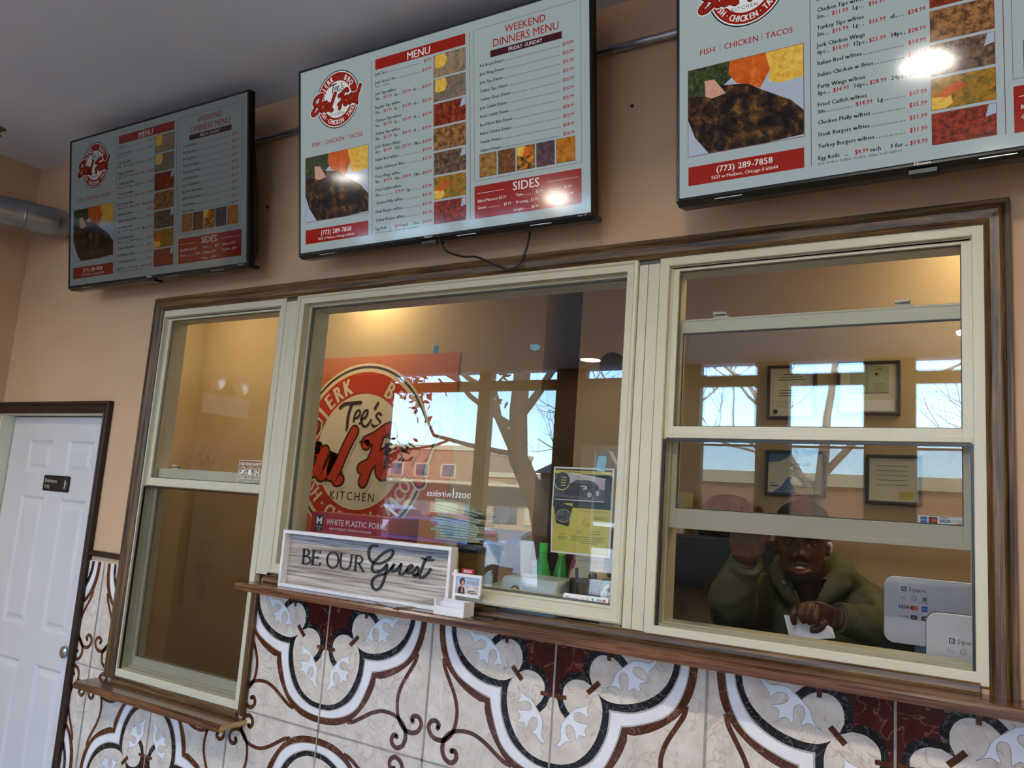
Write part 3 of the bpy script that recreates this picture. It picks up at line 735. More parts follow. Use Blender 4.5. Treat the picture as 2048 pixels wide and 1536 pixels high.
def television(loc, tau, psi, k, sfx, label):
    T = thing('menu_television', label, 'television', loc, (tau, 0, psi), 'menu televisions above the windows')
    M = tv_mats(k, sfx)
    b = MB(); bz = .008
    b.frame(-bz, SW + bz, -bz - .004, SH + bz, [(0, .03), (0, -.003), (.002, -.005), (bz - .001, -.004), (bz, 0)], BLACK)
    b.box(-bz, SW + bz, .006, .03, -bz - .004, SH + bz, BLACK); b.build('bezel', T)
    b = MB(); b.extr([(.03, -.010), (.062, -.006), (.085, .06), (.085, .30), (.05, .62), (.03, .65)], .03, SW - .03, BLACK)
    b.extr([(-.004, -.012), (.012, -.022), (.058, -.020), (.062, -.006), (.03, -.004), (.0, -.008)], -.006, SW + .006, BLACK); b.build('back_housing', T)
    b = MB(); b.box(SW / 2 - .03, SW / 2 + .03, -.002, .04, -.028, -.018, BLACK); b.build('sensor_box', T)
    b = MB()
    for x in (.10, .72, 1.0): b.box(x, x + .075, -.003, .0, -.0165, -.0145, mat('bright trim', 'b8bab8', rough=.3, metal=.8, noise=30))
    b.build('trim_strip', T)
    b = MB(); b.text('Hisense', SW / 2, -.0095, .011, -.0058, mat('silver maker lettering', 'd6d8d8', rough=.4), align='C', bold=.03); b.text('Roku TV', SW - .012, -.0095, .008, -.0058, _mats['silver maker lettering'], align='R', bold=.02)
    b.build('maker_lettering', T)
    b = MB(); b.rect(0, SW, 0, SH, 0, M['bg']); b.build('screen', T)
    dy = .0004
    b = MB()
    b.rect(.3685, .7563, .611, .6485, -dy, M['red']); b.rect(.026, .3345, .0305, .0825, -dy, M['red']); b.rect(.790, 1.179, .031, .1368, -dy, M['red']); b.rect(.8544, 1.1155, .5454, .5674, -dy, M['plum'])
    b.rect(.3512, .3528, .031, .6475, -dy, M['line']); b.rect(.7728, .7744, .031, .6475, -dy, M['line'])
    for a in ((.79, 1.18, .1533, .1543), (.79, 1.18, .6485, .6495)): b.rect(*a, -dy, M['line'])
    for a in ((.7895, .7905), (1.1795, 1.1805)): b.rect(*a, .1533, .6495, -dy, M['line'])
    b.rect(.80, .905, .1115, .1127, -2 * dy, M['white']); b.rect(1.06, 1.168, .1115, .1127, -2 * dy, M['white']); b.build('colour_blocks', T)
    b = MB(); logo(b, .1885, .544, .1055, -dy, .00022, M); b.build('round_logo', T)
    b = MB(); y = -2 * dy
    b.text('FISH', .0585, .389, .0228, y, M['price'], bold=.02); b.text('CHICKEN', .127, .389, .0228, y, M['price'], bold=.02, sx=.93); b.text('TACOS', .2385, .389, .0228, y, M['price'], bold=.02, sx=.93)
    for x in (.1155, .2285): b.rect(x, x + .001, .386, .409, y, M['line'])
    b.text('(773) 289-7858', .180, .0565, .0235, y - dy, M['white'], align='C', bold=.022); b.text('5623 w Madison, Chicago Il 60644', .180, .0395, .0128, y - dy, M['white'], align='C')
    b.text('MENU', .562, .6155, .037, y - dy, M['white'], align='C', bold=.014)
    b.text('WEEKEND', .985, .6125, .0335, y, M['price'], align='C', bold=.014, sx=.95); b.text('DINNERS MENU', .985, .5765, .0365, y, M['price'], align='C', bold=.012, sx=.93); b.text('FRIDAY -SUNDAY', .985, .5502, .0175, y - dy, M['white'], align='C', sx=.9)
    b.text('SIDES', .985, .1035, .0395, y - dy, M['white'], align='C', bold=.02)
    b.build('headline_lettering', T)
    b = MB(); p = MB(); sz = .0152
    def lead(x0, x1, z): 
        n = max(2, int((x1 - x0) / .0058))
        for i in range(n):
            x = x0 + (x1 - x0) * i / n; b.rect(x + .0018, x + .0042, z, z + .0022, y, M['dark'])
    def put(mb, s, x, z, m, al='L', size=sz, bold=.03): return mb.text(s, x, z, size, y, m, align=al, bold=bold, sx=.9, res=1)
    for z, name, opts, price in MENU_ROWS:
        ex = put(b, name, .3685, z, M['dark'])
        if price: lead(ex + .002, .570, z); put(p, price, .6166, z, M['price'], 'R')
        if name.startswith('Jerk Tacos 3'): b.text('Steak or chicken', .3685, z - .0125, .0105, y, M['dark'], res=1, sx=.9)
        if opts:
            z2 = z - .0175
            cols = (.3685, .4540, .5395) if len(opts) == 6 else (.3685, .508)
            ends = (.4440, .5295, .6166) if len(opts) == 6 else (.497, .6166)
            for i in range(len(cols)):
                ex = put(b, opts[2 * i], cols[i], z2, M['dark']); put(p, opts[2 * i + 1], ends[i], z2, M['price'], 'R')
                lead(ex + .001, ends[i] - .046, z2)
    z = .0430; put(b, 'Egg Rolls', .3685, z, M['dark']); lead(.430, .441, z); put(p, '$4.99', .4865, z, M['price'], 'R'); put(b, 'each', .489, z, M['dark']); put(b, '3 for', .535, z, M['dark']); lead(.566, .574, z); put(p, '$14.99', .6166, z, M['price'], 'R')
    b.text('Jerk chicken, buffalo chicken, Italian beef, salmon', .3685, .0308, .0105, y, M['dark'], res=1, sx=.93)
    for i, (nm, pr) in enumerate(DIN):
        z = .5215 - .02763 * i; ex = put(b, nm, .8134, z, M['dark'], size=.0142); lead(ex + .001, 1.110, z); put(p, pr, 1.1565, z, M['price'], 'R', size=.0150)
    b.build('menu_lettering', T); p.build('price_lettering', T)
    b = MB(); y2 = y - dy
    for s, x, z, al in (('Baked Macaroni $5.99', .8031, .083, 'L'), ('Yams', .9483, .083, 'L'), ('$5.99', 1.0474, .083, 'R'), ('Spaghetti...$5.99', 1.0654, .083, 'L'), ('Greens', .8031, .0605, 'L'), ('$5.99', .9303, .0605, 'R'),
                        ('Dressing....$5.99', .9483, .0605, 'L'), ('Dirty Rice...$5.99', 1.0654, .0605, 'L'), ('Lasagna..........$8.99', .985, .038, 'C')):
        b.text(s, x, z, .0135, y2, M['white'], align=al, bold=.02, sx=.87, res=1)
    for x0, x1, z in ((.975, 1.008, .083), (.846, .892, .0605)):
        n = int((x1 - x0) / .005)
        for i in range(n): b.rect(x0 + i * .005, x0 + i * .005 + .0022, z, z + .002, y2, M['white'])
    b.build('sides_lettering', T)
    # pictures of the dishes
    b = MB(); yp = -dy
    x0, x1, z0, z1 = .026, .3345, .112, .3525
    b.rect(x0 - .0015, x1 + .0015, z0 - .0015, z1 + .0015, yp, M['line']); b.rect(x0, x1, z0, z1, yp - dy, M['plate'])
    sx = lambda pts: [(x0 + (u - .0312) / .3183 * (x1 - x0), z0 + (v - .1135) / .2455 * (z1 - z0)) for u, v in pts]
    cl = lambda pts: [(min(max(a, x0), x1), min(max(c, z0), z1)) for a, c in pts]
    b.flat(cl(sx([(.0312, .2993), (.0312, .359), (.1513, .359), (.1558, .3123), (.1315, .2936), (.09, .262), (.0312, .25)])), yp - 1.5 * dy, M['green'])
    b.flat(cl(sx([(.1513, .359), (.25, .359), (.2635, .3117), (.2356, .2662), (.17, .2947), (.148, .325)])), yp - 2 * dy, M['yam'])
    b.flat(cl(sx([(.25, .36), (.3495, .36), (.3495, .2739), (.2903, .2683), (.2587, .2799), (.262, .31)])), yp - 2 * dy, M['mac'])
    b.flat(cl(sx([(.0312, .285), (.0822, .2749), (.11, .30), (.1556, .2931), (.20, .286), (.2401, .2605), (.3166, .2163), (.3495, .1825), (.3495, .1187), (.2527, .1135), (.0912, .1135), (.0516, .1635), (.0312, .2159)])), yp - 2.5 * dy, M['char'])
    b.flat(cl(sx([(.0799, .3195), (.1072, .3183), (.141, .2722), (.10, .266), (.0822, .2749)])), yp - 3 * dy, M['pink'])
    b.build('platter_photo', T)
    for i in range(7):
        b = MB(); zz = .5287 - i * .0824
        b.rect(.626 - .001, .7558 + .001, zz - .001, zz + .0741, yp, M['line']); b.rect(.626, .7558, zz, zz + .0731, yp - dy, M['F'][i])
        if i in (0, 1): b.flat([(.632, zz + .035), (.645, zz + .028), (.672, zz + .03), (.683, zz + .05), (.675, zz + .073), (.634, zz + .073)], yp - 2 * dy, M['mac'])
        if i == 5: b.flat([(.626, zz), (.626, zz + .03), (.665, zz + .035), (.67, zz + .01), (.655, zz)], yp - 2 * dy, M['mac']); b.flat([(.63, zz + .03), (.68, zz + .06), (.70, zz + .045), (.66, zz + .025)], yp - 3 * dy, M['yam'])
        if i in (2, 4, 6): b.flat([(.735, zz + .045), (.7558, zz + .05), (.7558, zz + .0731), (.742, zz + .0731)], yp - 2 * dy, M['plate'])
        b.build('dish_photo', T)
    for i in range(5):
        b = MB(); x = .8117 + i * .0707
        b.rect(x - .001, x + .064, .163, .2385, yp, M['dark']); b.rect(x, x + .063, .164, .2375, yp - dy, M['P'][i])
        if i == 2: b.flat([(x, .21), (x, .2375), (x + .03, .2375), (x + .028, .205)], yp - 2 * dy, M['mac']); b.flat([(x + .02, .205), (x + .03, .235), (x + .055, .23), (x + .05, .205)], yp - 3 * dy, M['yam'])
        b.build('dinner_photo', T)
    return T
television((-.3434, -.1598, 2.5707), .1417, .0158, .20, ' dim', 'leftmost of the three menu televisions, its screen dimmed as if seen aslant')  # slanting view falloff is put into the lower emission of this screen
television((1.1743, -.148, 2.5724), .1472, .0054, .80, ' mid', 'middle one of the three menu televisions, whole and bright')
television((2.6742, -.1775, 2.5588), .1071, -.0233, .88, ' near', 'rightmost menu television, cut off by the photo edge')
# wall brackets carrying the sets
for n, x in enumerate((.26, 1.78, 3.28)):
    T = thing('television_bracket', 'black steel wall bracket behind the ' + ('left', 'middle', 'right')[n] + ' menu television', 'bracket', (x, 0, 3.02), group='television wall brackets')
    b = MB(); b.box(-.18, .18, -.016, -.001, -.1, .12, BLACK); b.box(-.16, -.12, -.11, -.015, -.02, .03, BLACK); b.box(.12, .16, -.11, -.015, -.02, .03, BLACK); b.build('plate_and_arms', T)
# conduit between the sets
PIPE = mat('galvanised steel', '9aa0a6', c2='b4b9be', noise=18, rough=.32, metal=.9)
for n, (x0, x1) in enumerate(((.62, 1.42), (2.1, 2.92))):
    T = thing('conduit_pipe', ('galvanised conduit on the wall between the left and middle televisions', 'galvanised conduit on the wall between the middle and right televisions')[n], 'pipe', (x0, -.022, 3.165), group='conduit pipes between the televisions')
    b = MB(); b.tube([(0, 0, 0), (x1 - x0, 0, 0)], .0125, PIPE, n=14); b.build('pipe', T, smooth=True)
    b = MB(); xs = (x1 - x0) - .17 if n else .62
    b.tube([(xs, 0, 0), (xs + .035, 0, 0)], .019, PIPE, n=14); b.box(xs, xs + .02, -.006, .021, -.045, .045, PIPE); b.tube([(xs + .01, -.02, -.035), (xs + .01, .0, -.035)], .007, PIPE, n=8); b.build('coupling_strap', T)
# power cable under the middle set
b = MB(); pts = smooth_path([(1.82, -.145, 2.552), (1.845, -.13, 2.515), (1.89, -.10, 2.500), (1.93, -.07, 2.502), (1.985, -.04, 2.478), (2.03, -.03, 2.462), (2.07, -.03, 2.475), (2.10, -.035, 2.53), (2.12, -.05, 2.60)], 8)
tag(b.tube(pts, .0038, BLACK, n=8).build('power_cable', smooth=True), 'thin black cable looping below the middle television', 'cable')
# round duct into the corner
T = thing('air_duct', 'round galvanised duct running along the corner by the left television', 'duct', (-.70, -.03, 2.955))
DIR = Vector((-.36, -.93, .0)).normalized(); r = .077
DUCT = mat('spiral duct steel', '8d9196', c2='a6abb0', noise=9, rough=.30, metal=.95)
b = MB(); b.tube([DIR * t for t in (.045, .30, .62, 1.06)], r, DUCT, n=40); b.build('duct_tube', T, smooth=True)
for t in (.19, .46, .80):
    b = MB(); b.tube([DIR * (t - .006), DIR * (t - .002), DIR * (t + .002), DIR * (t + .006)], [r + .001, r + .005, r + .005, r + .001], DUCT, n=40); b.build('seam_ring', T, smooth=True)
b = MB(); b.tube([DIR * .05, DIR * .01 , DIR * -.012], [r, r * .93, r * .70], DUCT, n=40); b.build('end_collar', T, smooth=True)
for x, z in ((2.3, 2.955), (.96, 2.745)):
    pass

# ================================================================ things on the long ledge
T = thing('guest_sign', 'white framed wooden sign reading BE OUR Guest on the long ledge', 'sign', (1.5325, -.04, 1.349))
X0, Z0, Y0 = 1.5325, 1.349, -.04
def loc(pts): return [(p[0] - X0, p[1] - Z0) for p in pts]
b = MB(); b.frame(-.3825, .3825, 0, .202, [(.012, .014), (.012, -.018), (.0105, -.0195), (.0015, -.0195), (0, -.018), (0, .016), (.012, .016)], mat('white painted frame', 'e3e4e6', c2='eeeff1', noise=40, rough=.5)); b.build('frame', T)
def sign_board_mat():
    m = wood('whitewashed planks', '9a8c7c', 'e4e0d9', 'x', rough=.6, scale=.4, bump=.3)
    return m
b = MB(); b.box(-.372, .372, .008, .014, .011, .158, sign_board_mat()); b.box(-.372, .372, .0079, .014, .158, .191, wood('blue grey plank', '7d8494', 'b4b4b8', 'x', rough=.6, scale=.5)); b.build('plank_board', T)
LET = mat('charcoal lettering', '1d1f22', c2='232528', noise=50, rough=.5)
def st(pts, w=.0045, curve=True): b.stroke(loc(pts), w, .003, .008, LET, n=4, curve=curve)
b = MB()
def serif(x, z, w=.014): st([(x - w / 2, z), (x + w / 2, z)], .0022, False)
st([(1.2415, 1.4372), (1.2400, 1.4890)], .0065, False); serif(1.2395, 1.4892); serif(1.2405, 1.4368)
st([(1.241, 1.4888), (1.257, 1.4884), (1.2675, 1.4770), (1.257, 1.4660), (1.242, 1.4645)], .0042); st([(1.242, 1.4645), (1.264, 1.4630), (1.2785, 1.4500), (1.264, 1.4378), (1.242, 1.4370)], .0048)
st([(1.2895, 1.4372), (1.2885, 1.4890)], .0062, False); serif(1.287, 1.4892); serif(1.289, 1.4368)
st([(1.289, 1.4888), (1.322, 1.4888)], .0028, False); st([(1.3215, 1.490), (1.3215, 1.479)], .0025, False); st([(1.289, 1.4640), (1.312, 1.4640)], .0028, False); st([(1.312, 1.469), (1.312, 1.459)], .0022, False)
st([(1.289, 1.4372), (1.325, 1.4372)], .0028, False); st([(1.325, 1.436), (1.3265, 1.449)], .0025, False)
b.stroke(loc([(1.3855 + .0275 * math.cos(a * PI / 12), 1.4625 + .0270 * math.sin(a * PI / 12)) for a in range(24)]), .0052, .003, .008, LET, n=1, closed=True)
st([(1.4225, 1.4888), (1.4232, 1.4560), (1.4300, 1.4410), (1.4470, 1.4368), (1.4635, 1.4420), (1.4710, 1.4560), (1.4725, 1.4888)], .005); serif(1.4225, 1.4892, .018); serif(1.4725, 1.4892, .016)
st([(1.4945, 1.4370), (1.4930, 1.4888)], .0062, False); serif(1.492, 1.4890); serif(1.494, 1.4367, .018)
st([(1.493, 1.4885), (1.512, 1.4880), (1.5240, 1.4765), (1.512, 1.4645), (1.495, 1.4638)], .0044); st([(1.507, 1.4640), (1.520, 1.4500), (1.5345, 1.4355)], .0055)
o = b.build('block_lettering', T)
b = MB()
GUEST = [[(1.5865, 1.5278), (1.5628, 1.5273), (1.5504, 1.5159), (1.5487, 1.498), (1.5569, 1.481), (1.576, 1.471), (1.6053, 1.4723), (1.6348, 1.4852), (1.6536, 1.5043), (1.654, 1.5174), (1.6403, 1.5192), (1.6164, 1.5083), (1.588, 1.4853), (1.5712, 1.4617), (1.5711, 1.447), (1.5857, 1.4411), (1.612, 1.4496), (1.6296, 1.4644), (1.6364, 1.4723)],
 [(1.6346, 1.4707), (1.634, 1.4445), (1.6273, 1.4207), (1.6167, 1.3964), (1.6007, 1.3846), (1.5847, 1.3871), (1.5751, 1.4007), (1.5789, 1.4171), (1.5988, 1.4308), (1.6288, 1.4396), (1.6501, 1.4548), (1.6633, 1.4719)],
 [(1.6666, 1.4766), (1.6573, 1.4584), (1.6602, 1.45), (1.6731, 1.4542), (1.6901, 1.4702), (1.6966, 1.4794), (1.69, 1.4558), (1.693, 1.4461), (1.7079, 1.4476), (1.7231, 1.4619)],
 [(1.7232, 1.4605), (1.7423, 1.4723), (1.7398, 1.4778), (1.7275, 1.4723), (1.7219, 1.4561), (1.7336, 1.4516), (1.7509, 1.4618), (1.7641, 1.4759)],
 [(1.7639, 1.4773), (1.7691, 1.4636), (1.7686, 1.4523), (1.7585, 1.4442), (1.7507, 1.4477), (1.774, 1.4528)],
 [(1.8165, 1.5118), (1.8042, 1.5093), (1.7913, 1.494), (1.783, 1.4706), (1.7743, 1.45), (1.7843, 1.4426), (1.8031, 1.453), (1.8205, 1.4757)], [(1.7791, 1.5056), (1.8013, 1.502), (1.8283, 1.503)]]
for i, g in enumerate(GUEST): st(g, .0082 if i < 6 else .006)
b.build('script_lettering', T)

T = thing('card_holder', 'small white post sign card holder with a red SOLD tag, right of the guest sign', 'card holder', (1.962, -.088, 1.349))
b = MB(); wm = mat('white moulded plastic', 'e2e4e9', c2='e8eaee', noise=30, rough=.35)
b.box(-.057, .057, -.028, .028, 0, .010, wm); b.box(-.057, .057, .012, .028, .01, .045, wm); b.box(-.057, -.050, -.028, .012, .01, .045, wm); b.box(.050, .057, -.028, .012, .01, .045, wm); b.box(-.05, .05, -.028, -.022, .01, .026, wm); b.box(-.05, .05, -.004, .0, .01, .04, wm)
b.build('tray', T, bevel=.001)
b = MB(); b.box(-.020, -.009, .012, .022, .045, .137, wm); b.box(-.026, .085, .0125, .0215, .117, .127, wm); b.box(.078, .085, .0125, .0215, .060, .118, wm); b.box(-.01, .085, .0125, .0215, .058, .066, wm); b.build('sign_post', T, bevel=.001)
b = MB(); RED = mat('red card', 'b3202c', rough=.45, c2='a81c28', noise=30); b.box(.010, .054, .014, .017, .128, .143, RED); b.text('SOLD', .032, .1315, .0115, .0136, CARDW, align='C', bold=.04); b.build('sold_tag', T)
b = MB(); b.box(-.009, .078, .018, .020, .066, .117, CARDW)
b.rect(-.009, .078, .092, .117, .0178, mat('pale blue card sky', '8fb0dd', c2='c4d3ea', noise=60, rough=.4)); b.rect(-.009, .078, .066, .092, .0178, mat('beige card base', 'b7a493', c2='d6cdc4', noise=80, rough=.4))
b.rect(.030, .078, .096, .108, .0176, mat('hazy towers', 'b0a7b3', c2='8d9bb8', noise=120, rough=.4))
sk = mat('printed skin', 'c98f74', rough=.5, c2='c08468', noise=40); dk = mat('printed dark hair', '1c171b', rough=.5, c2='262026', noise=40)
b.disc(.012, .102, .0105, .0174, dk, 20, .012); b.disc(.014, .099, .006, .0172, sk, 20, .0085); b.flat([(-.004, .066), (.024, .066), (.021, .084), (.012, .09), (-.002, .084)], .0173, dk); b.flat([(.010, .07), (.016, .07), (.015, .09), (.011, .09)], .0171, sk)
for i in range(4): b.rect(.034, .034 + (.036, .030, .034, .024)[i], .070 + i * .0055, .0722 + i * .0055, .0172, CARDW if i > 1 else dk)
b.build('business_card', T)
T = thing('flyer_stack', 'small stack of pale grey flyers lying in front of the guest sign', 'flyers', (1.722, -.086, 1.349))
b = MB(); GP = mat('grey flyer print', '9a9da3', c2='c9ccd1', noise=25, rough=.35); GP2 = mat('dark flyer edge', '2a2c30', rough=.5)
for i in range(4):
    a = math.radians((-14, -9, -16, -12)[i]); ca, sa = math.cos(a), math.sin(a); w, d = .055, .034
    P = [(ca * x - sa * y, sa * x + ca * y) for x, y in ((-w, -d), (w, -d), (w, d), (-w, d))]
    z = i * .0012
    b.add([(p[0], p[1], z) for p in P] + [(p[0], p[1], z + .0009) for p in P], [(3, 2, 1, 0), (4, 5, 6, 7), (0, 1, 5, 4), (1, 2, 6, 5), (2, 3, 7, 6), (3, 0, 4, 7)], GP2 if i == 1 else GP)
b.build('flyer_sheets', T)
b = MB()
a = math.radians(8); ca, sa = math.cos(a), math.sin(a)
b.xf = lambda p: Vector((2.045 + ca * p.x - sa * p.y, -.047 + sa * p.x + ca * p.y, 1.3492 + p.z))
b.box(-.045, .045, -.022, .022, 0, .0022, mat('dark glossy card', '24282e', c2='3a4048', noise=18, rough=.18))
tag(b.build('leaflet'), 'dark glossy leaflet lying on the ledge right of the card holder', 'leaflet')

# ================================================================ stickers and paper on the glass
STW = mat('white sticker print', 'e6e7ea', rough=.5, c2='eeeff1', noise=60)
INK = mat('dark print', '26282e', c2='2e3036', noise=60, rough=.5)
T = thing('safety_sticker', 'clear sticker with white FOR YOUR SAFETY print on the narrow left window', 'sticker', (.832, .0258, 1.7555))
b = MB()
for a in ((-.069, .069, .045, .047), (-.069, .069, -.047, -.045)): b.rect(*a, 0, STW)
for a in ((-.069, -.067), (.067, .069)): b.rect(*a, -.047, .047, 0, STW)
b.build('border', T)
b = MB(); b.text('FOR YOUR SAFETY', 0, .026, .0165, 0, STW, align='C', bold=.03, sx=.88); b.text('THANK YOU', 0, -.042, .011, 0, STW, align='C', bold=.02)
for x in (-.044, 0, .044): b.rect(x - .016, x + .016, -.0275, -.0250, 0, STW)
b.build('lettering', T)
for i, x in enumerate((-.044, 0, .044)):
    b = MB(); b.ring(x, .0, .0205, .0185, 0, STW, 32)
    if i == 0: b.ribbon([(x - .010, -.006), (x, -.002), (x + .009, .007)], .008, 0, STW); b.ribbon([(x - .008, .008), (x + .004, .002)], .005, 0, STW)
    if i == 1: b.disc(x, .0, .010, 0, STW, 20, .013)
    if i == 2: 
        for s in (-1, 1): b.ribbon([(x + s * .008, .010), (x + s * .008, -.010)], .006, 0, STW, curve=False)
        b.rect(x - .006, x + .006, -.0015, .0015, 0, STW)
    b.build('pictogram', T)
TAPE = mat('blue painters tape', '3f8fa3', c2='5bb1c4', noise=25, rough=.55)
def bit(name, pts, y, m, label, cat, group): 
    b = MB(); b.prism(pts, y, y + .0004, m); return tag(b.build(name), label, cat, group)
bit('tape_piece', [(1.692, 2.236), (1.712, 2.237), (1.714, 2.222), (1.711, 2.207), (1.694, 2.207), (1.691, 2.218)], .0432, TAPE, 'square bit of blue tape above the logo on the middle window', 'tape', 'blue tape bits on the middle window')
bit('tape_piece', [(2.090, 2.222), (2.118, 2.222), (2.129, 2.215), (2.126, 2.204), (2.110, 2.201), (2.092, 2.206)], .0432, mat('faded blue tape', '6fb6c6', c2='8ac7d2', noise=25, rough=.55), 'torn bit of blue tape at the upper right of the middle window', 'tape', 'blue tape bits on the middle window')
bit('tape_piece', [(2.362, 1.864), (2.388, 1.863), (2.389, 1.846), (2.385, 1.818), (2.357, 1.818), (2.359, 1.845)], .0432, mat('light blue tape', '7cc6dd', c2='92d2e4', noise=25, rough=.55), 'light blue tape holding the top of the car poster', 'tape', 'blue tape bits on the middle window')
# poster
T = thing('car_poster', 'yellow and navy paper poster of a dark car taped to the middle window', 'poster', (2.313, .0445, 1.694))
PAPER = mat('poster paper', 'e2e4e0', c2='eaece8', noise=20, rough=.5); NAVY = mat('navy print', '16242f', c2='1b2a36', noise=20, rough=.4); YEL = mat('yellow print', 'c9bd55', c2='d2c660', noise=20, rough=.45)
def bend(p): return Vector((p.x, p.y + .010 * max(0, (-p.x - .03) / .07) ** 2 * max(0, (-p.z) / .13), p.z))
b = MB(); b.xf = bend
n = 12
for i in range(n):
    for j in range(n):
        x0 = -.104 + .208 * i / n; x1 = -.104 + .208 * (i + 1) / n; z0 = -.132 + .264 * j / n; z1 = -.132 + .264 * (j + 1) / n
        b.add([(x0, 0, z0), (x1, 0, z0), (x1, 0, z1), (x0, 0, z1)], [(0, 1, 2, 3)], PAPER)
b.build('paper_sheet', T)
b = MB(); b.xf = bend
def grid(x0, x1, z0, z1, y, m):
    for i in range(6):
        for j in range(6): b.rect(x0 + (x1 - x0) * i / 6, x0 + (x1 - x0) * (i + 1) / 6, z0 + (z1 - z0) * j / 6, z0 + (z1 - z0) * (j + 1) / 6, y, m)
grid(-.0985, .0985, .008, .127, -.0008, NAVY); grid(-.0985, .0985, -.126, .008, -.0008, YEL); grid(-.0985, .0985, .112, .122, -.0012, YEL)
b.flat([(-.085, -.042), (-.040, -.050), (-.030, .008), (-.095, .008)], -.0012, NAVY)
b.flat([(-.066, .020), (-.03, .012), (-.03, .022)], -.0012, YEL)
b.build('colour_panels', T)
b = MB(); b.xf = bend
b.flat([(-.095, .040), (.076, .032), (.076, .099), (-.045, .114), (-.095, .095)], -.0014, mat('poster road', '4a4650', c2='6a6470', noise=30, rough=.4)); b.flat([(-.045, .114), (.076, .099), (.076, .068), (-.095, .068), (-.095, .095)], -.0016, mat('poster sky', 'b4a9b4', c2='c9bfc7', noise=20, rough=.4))
b.rect(-.092, .076, .030, .0325, -.0018, PAPER); b.flat([(-.045, .1125), (.078, .0975), (.078, .1), (-.045, .116)], -.0018, PAPER)
SUV = mat('printed dark car paint', '15181d', c2='20242a', noise=40, rough=.3); SUVG = mat('printed car glass', '39424a', rough=.3); HUB = mat('printed wheel', 'a9abb0', rough=.4)
b.flat([(-.062, .045), (-.060, .078), (-.040, .082), (-.022, .093), (.020, .094), (.042, .088), (.056, .076), (.058, .055), (.050, .048), (.022, .046), (.010, .043)], -.0022, SUV)
b.flat([(-.036, .083), (-.020, .0915), (.016, .0920), (.022, .083)], -.0024, SUVG); b.flat([(.026, .083), (.028, .091), (.040, .087), (.050, .079)], -.0024, SUVG)
b.flat([(-.004, .076), (.014, .076), (.016, .067), (.004, .064), (.004, .067), (.012, .069), (.010, .073), (-.004, .0735)], -.0026, PAPER)
b.disc(.026, .050, .011, -.0025, SUV, 24); b.disc(.026, .050, .008, -.0027, HUB, 24); b.disc(.053, .056, .006, -.0025, HUB, 20, .009)
b.flat([(-.058, .060), (-.012, .060), (-.012, .074), (-.056, .075)], -.0024, NAVY)
b.build('car_picture', T)
b = MB(); b.xf = bend
b.disc(-.070, .088, .028, -.003, YEL, 36); b.disc(-.070, .089, .0265, -.0034, NAVY, 36); b.disc(-.060, -.018, .027, -.0016, YEL, 36, .020); b.disc(-.060, -.018, .0255, -.002, mat('round car interior print', '222a30', c2='6a7078', noise=60, rough=.4), 36, .0185)
for i in range(4): b.rect(-.074, -.056, .098 - i * .008, .1005 - i * .008, -.0038, YEL)
b.build('round_badge', T)
b = MB(); b.xf = bend
b.text('A New Experience of Driving', -.055, .1148, .0075, -.0018, INK, sx=.95, res=1); b.text('BOOKING INFORMATION', .093, -.003, .0088, -.0014, mat('faded print', '8d8748', rough=.5), align='R', sx=.9, res=1)
FP = _mats['faded print']
for z, x0, x1 in ((-.017, .045, .090), (-.023, .045, .090), (-.060, .035, .07), (-.068, .035, .07), (-.078, -.03, .085), (-.084, -.03, .08), (-.090, -.03, .084), (-.096, 0, .06), (-.075, -.075, -.05), (-.083, -.075, -.04), (-.089, -.075, -.045), (-.062, -.01, .008), (-.068, -.01, .008)): b.rect(x0, x1, z, z + .0022, -.0014, FP)
b.flat([(.004, -.034), (.016, -.018), (.022, -.03), (.036, -.040), (.022, -.050), (.012, -.046)], -.0012, mat('ochre emblem', 'b5a52e', c2='c7b83e', noise=30, rough=.5))
b.build('lettering', T)
# payment stickers
BLUE = mat('card blue', '2f6fc0', rough=.5); ORNG = mat('card orange', 'd8762a', rough=.5); CRED = mat('card red', 'c8322c', rough=.5); GREY = mat('card grey', '8d93a0', rough=.5); GRN = mat('card green', '3f8f6a', rough=.5); VIO = mat('card navy', '26357e', rough=.5)
def rounded(w, h, r, n=5):
    pts = []
    for cx, cz, a0 in ((w - r, h - r, 0), (r - w, h - r, 90), (r - w, r - h, 180), (w - r, r - h, 270)):
        pts += [(cx + r * math.cos(math.radians(a0 + 90 * t / n)), cz + r * math.sin(math.radians(a0 + 90 * t / n))) for t in range(n + 1)]
    return pts
def square_mark(b, x, z, s, y):
    b.flat([(x + p[0], z + p[1]) for p in rounded(s, s, s * .3)], y, INK); b.flat([(x + p[0], z + p[1]) for p in rounded(s * .62, s * .62, s * .2)], y - .0002, STW); b.flat([(x + p[0], z + p[1]) for p in rounded(s * .26, s * .26, s * .08)], y - .0004, INK)
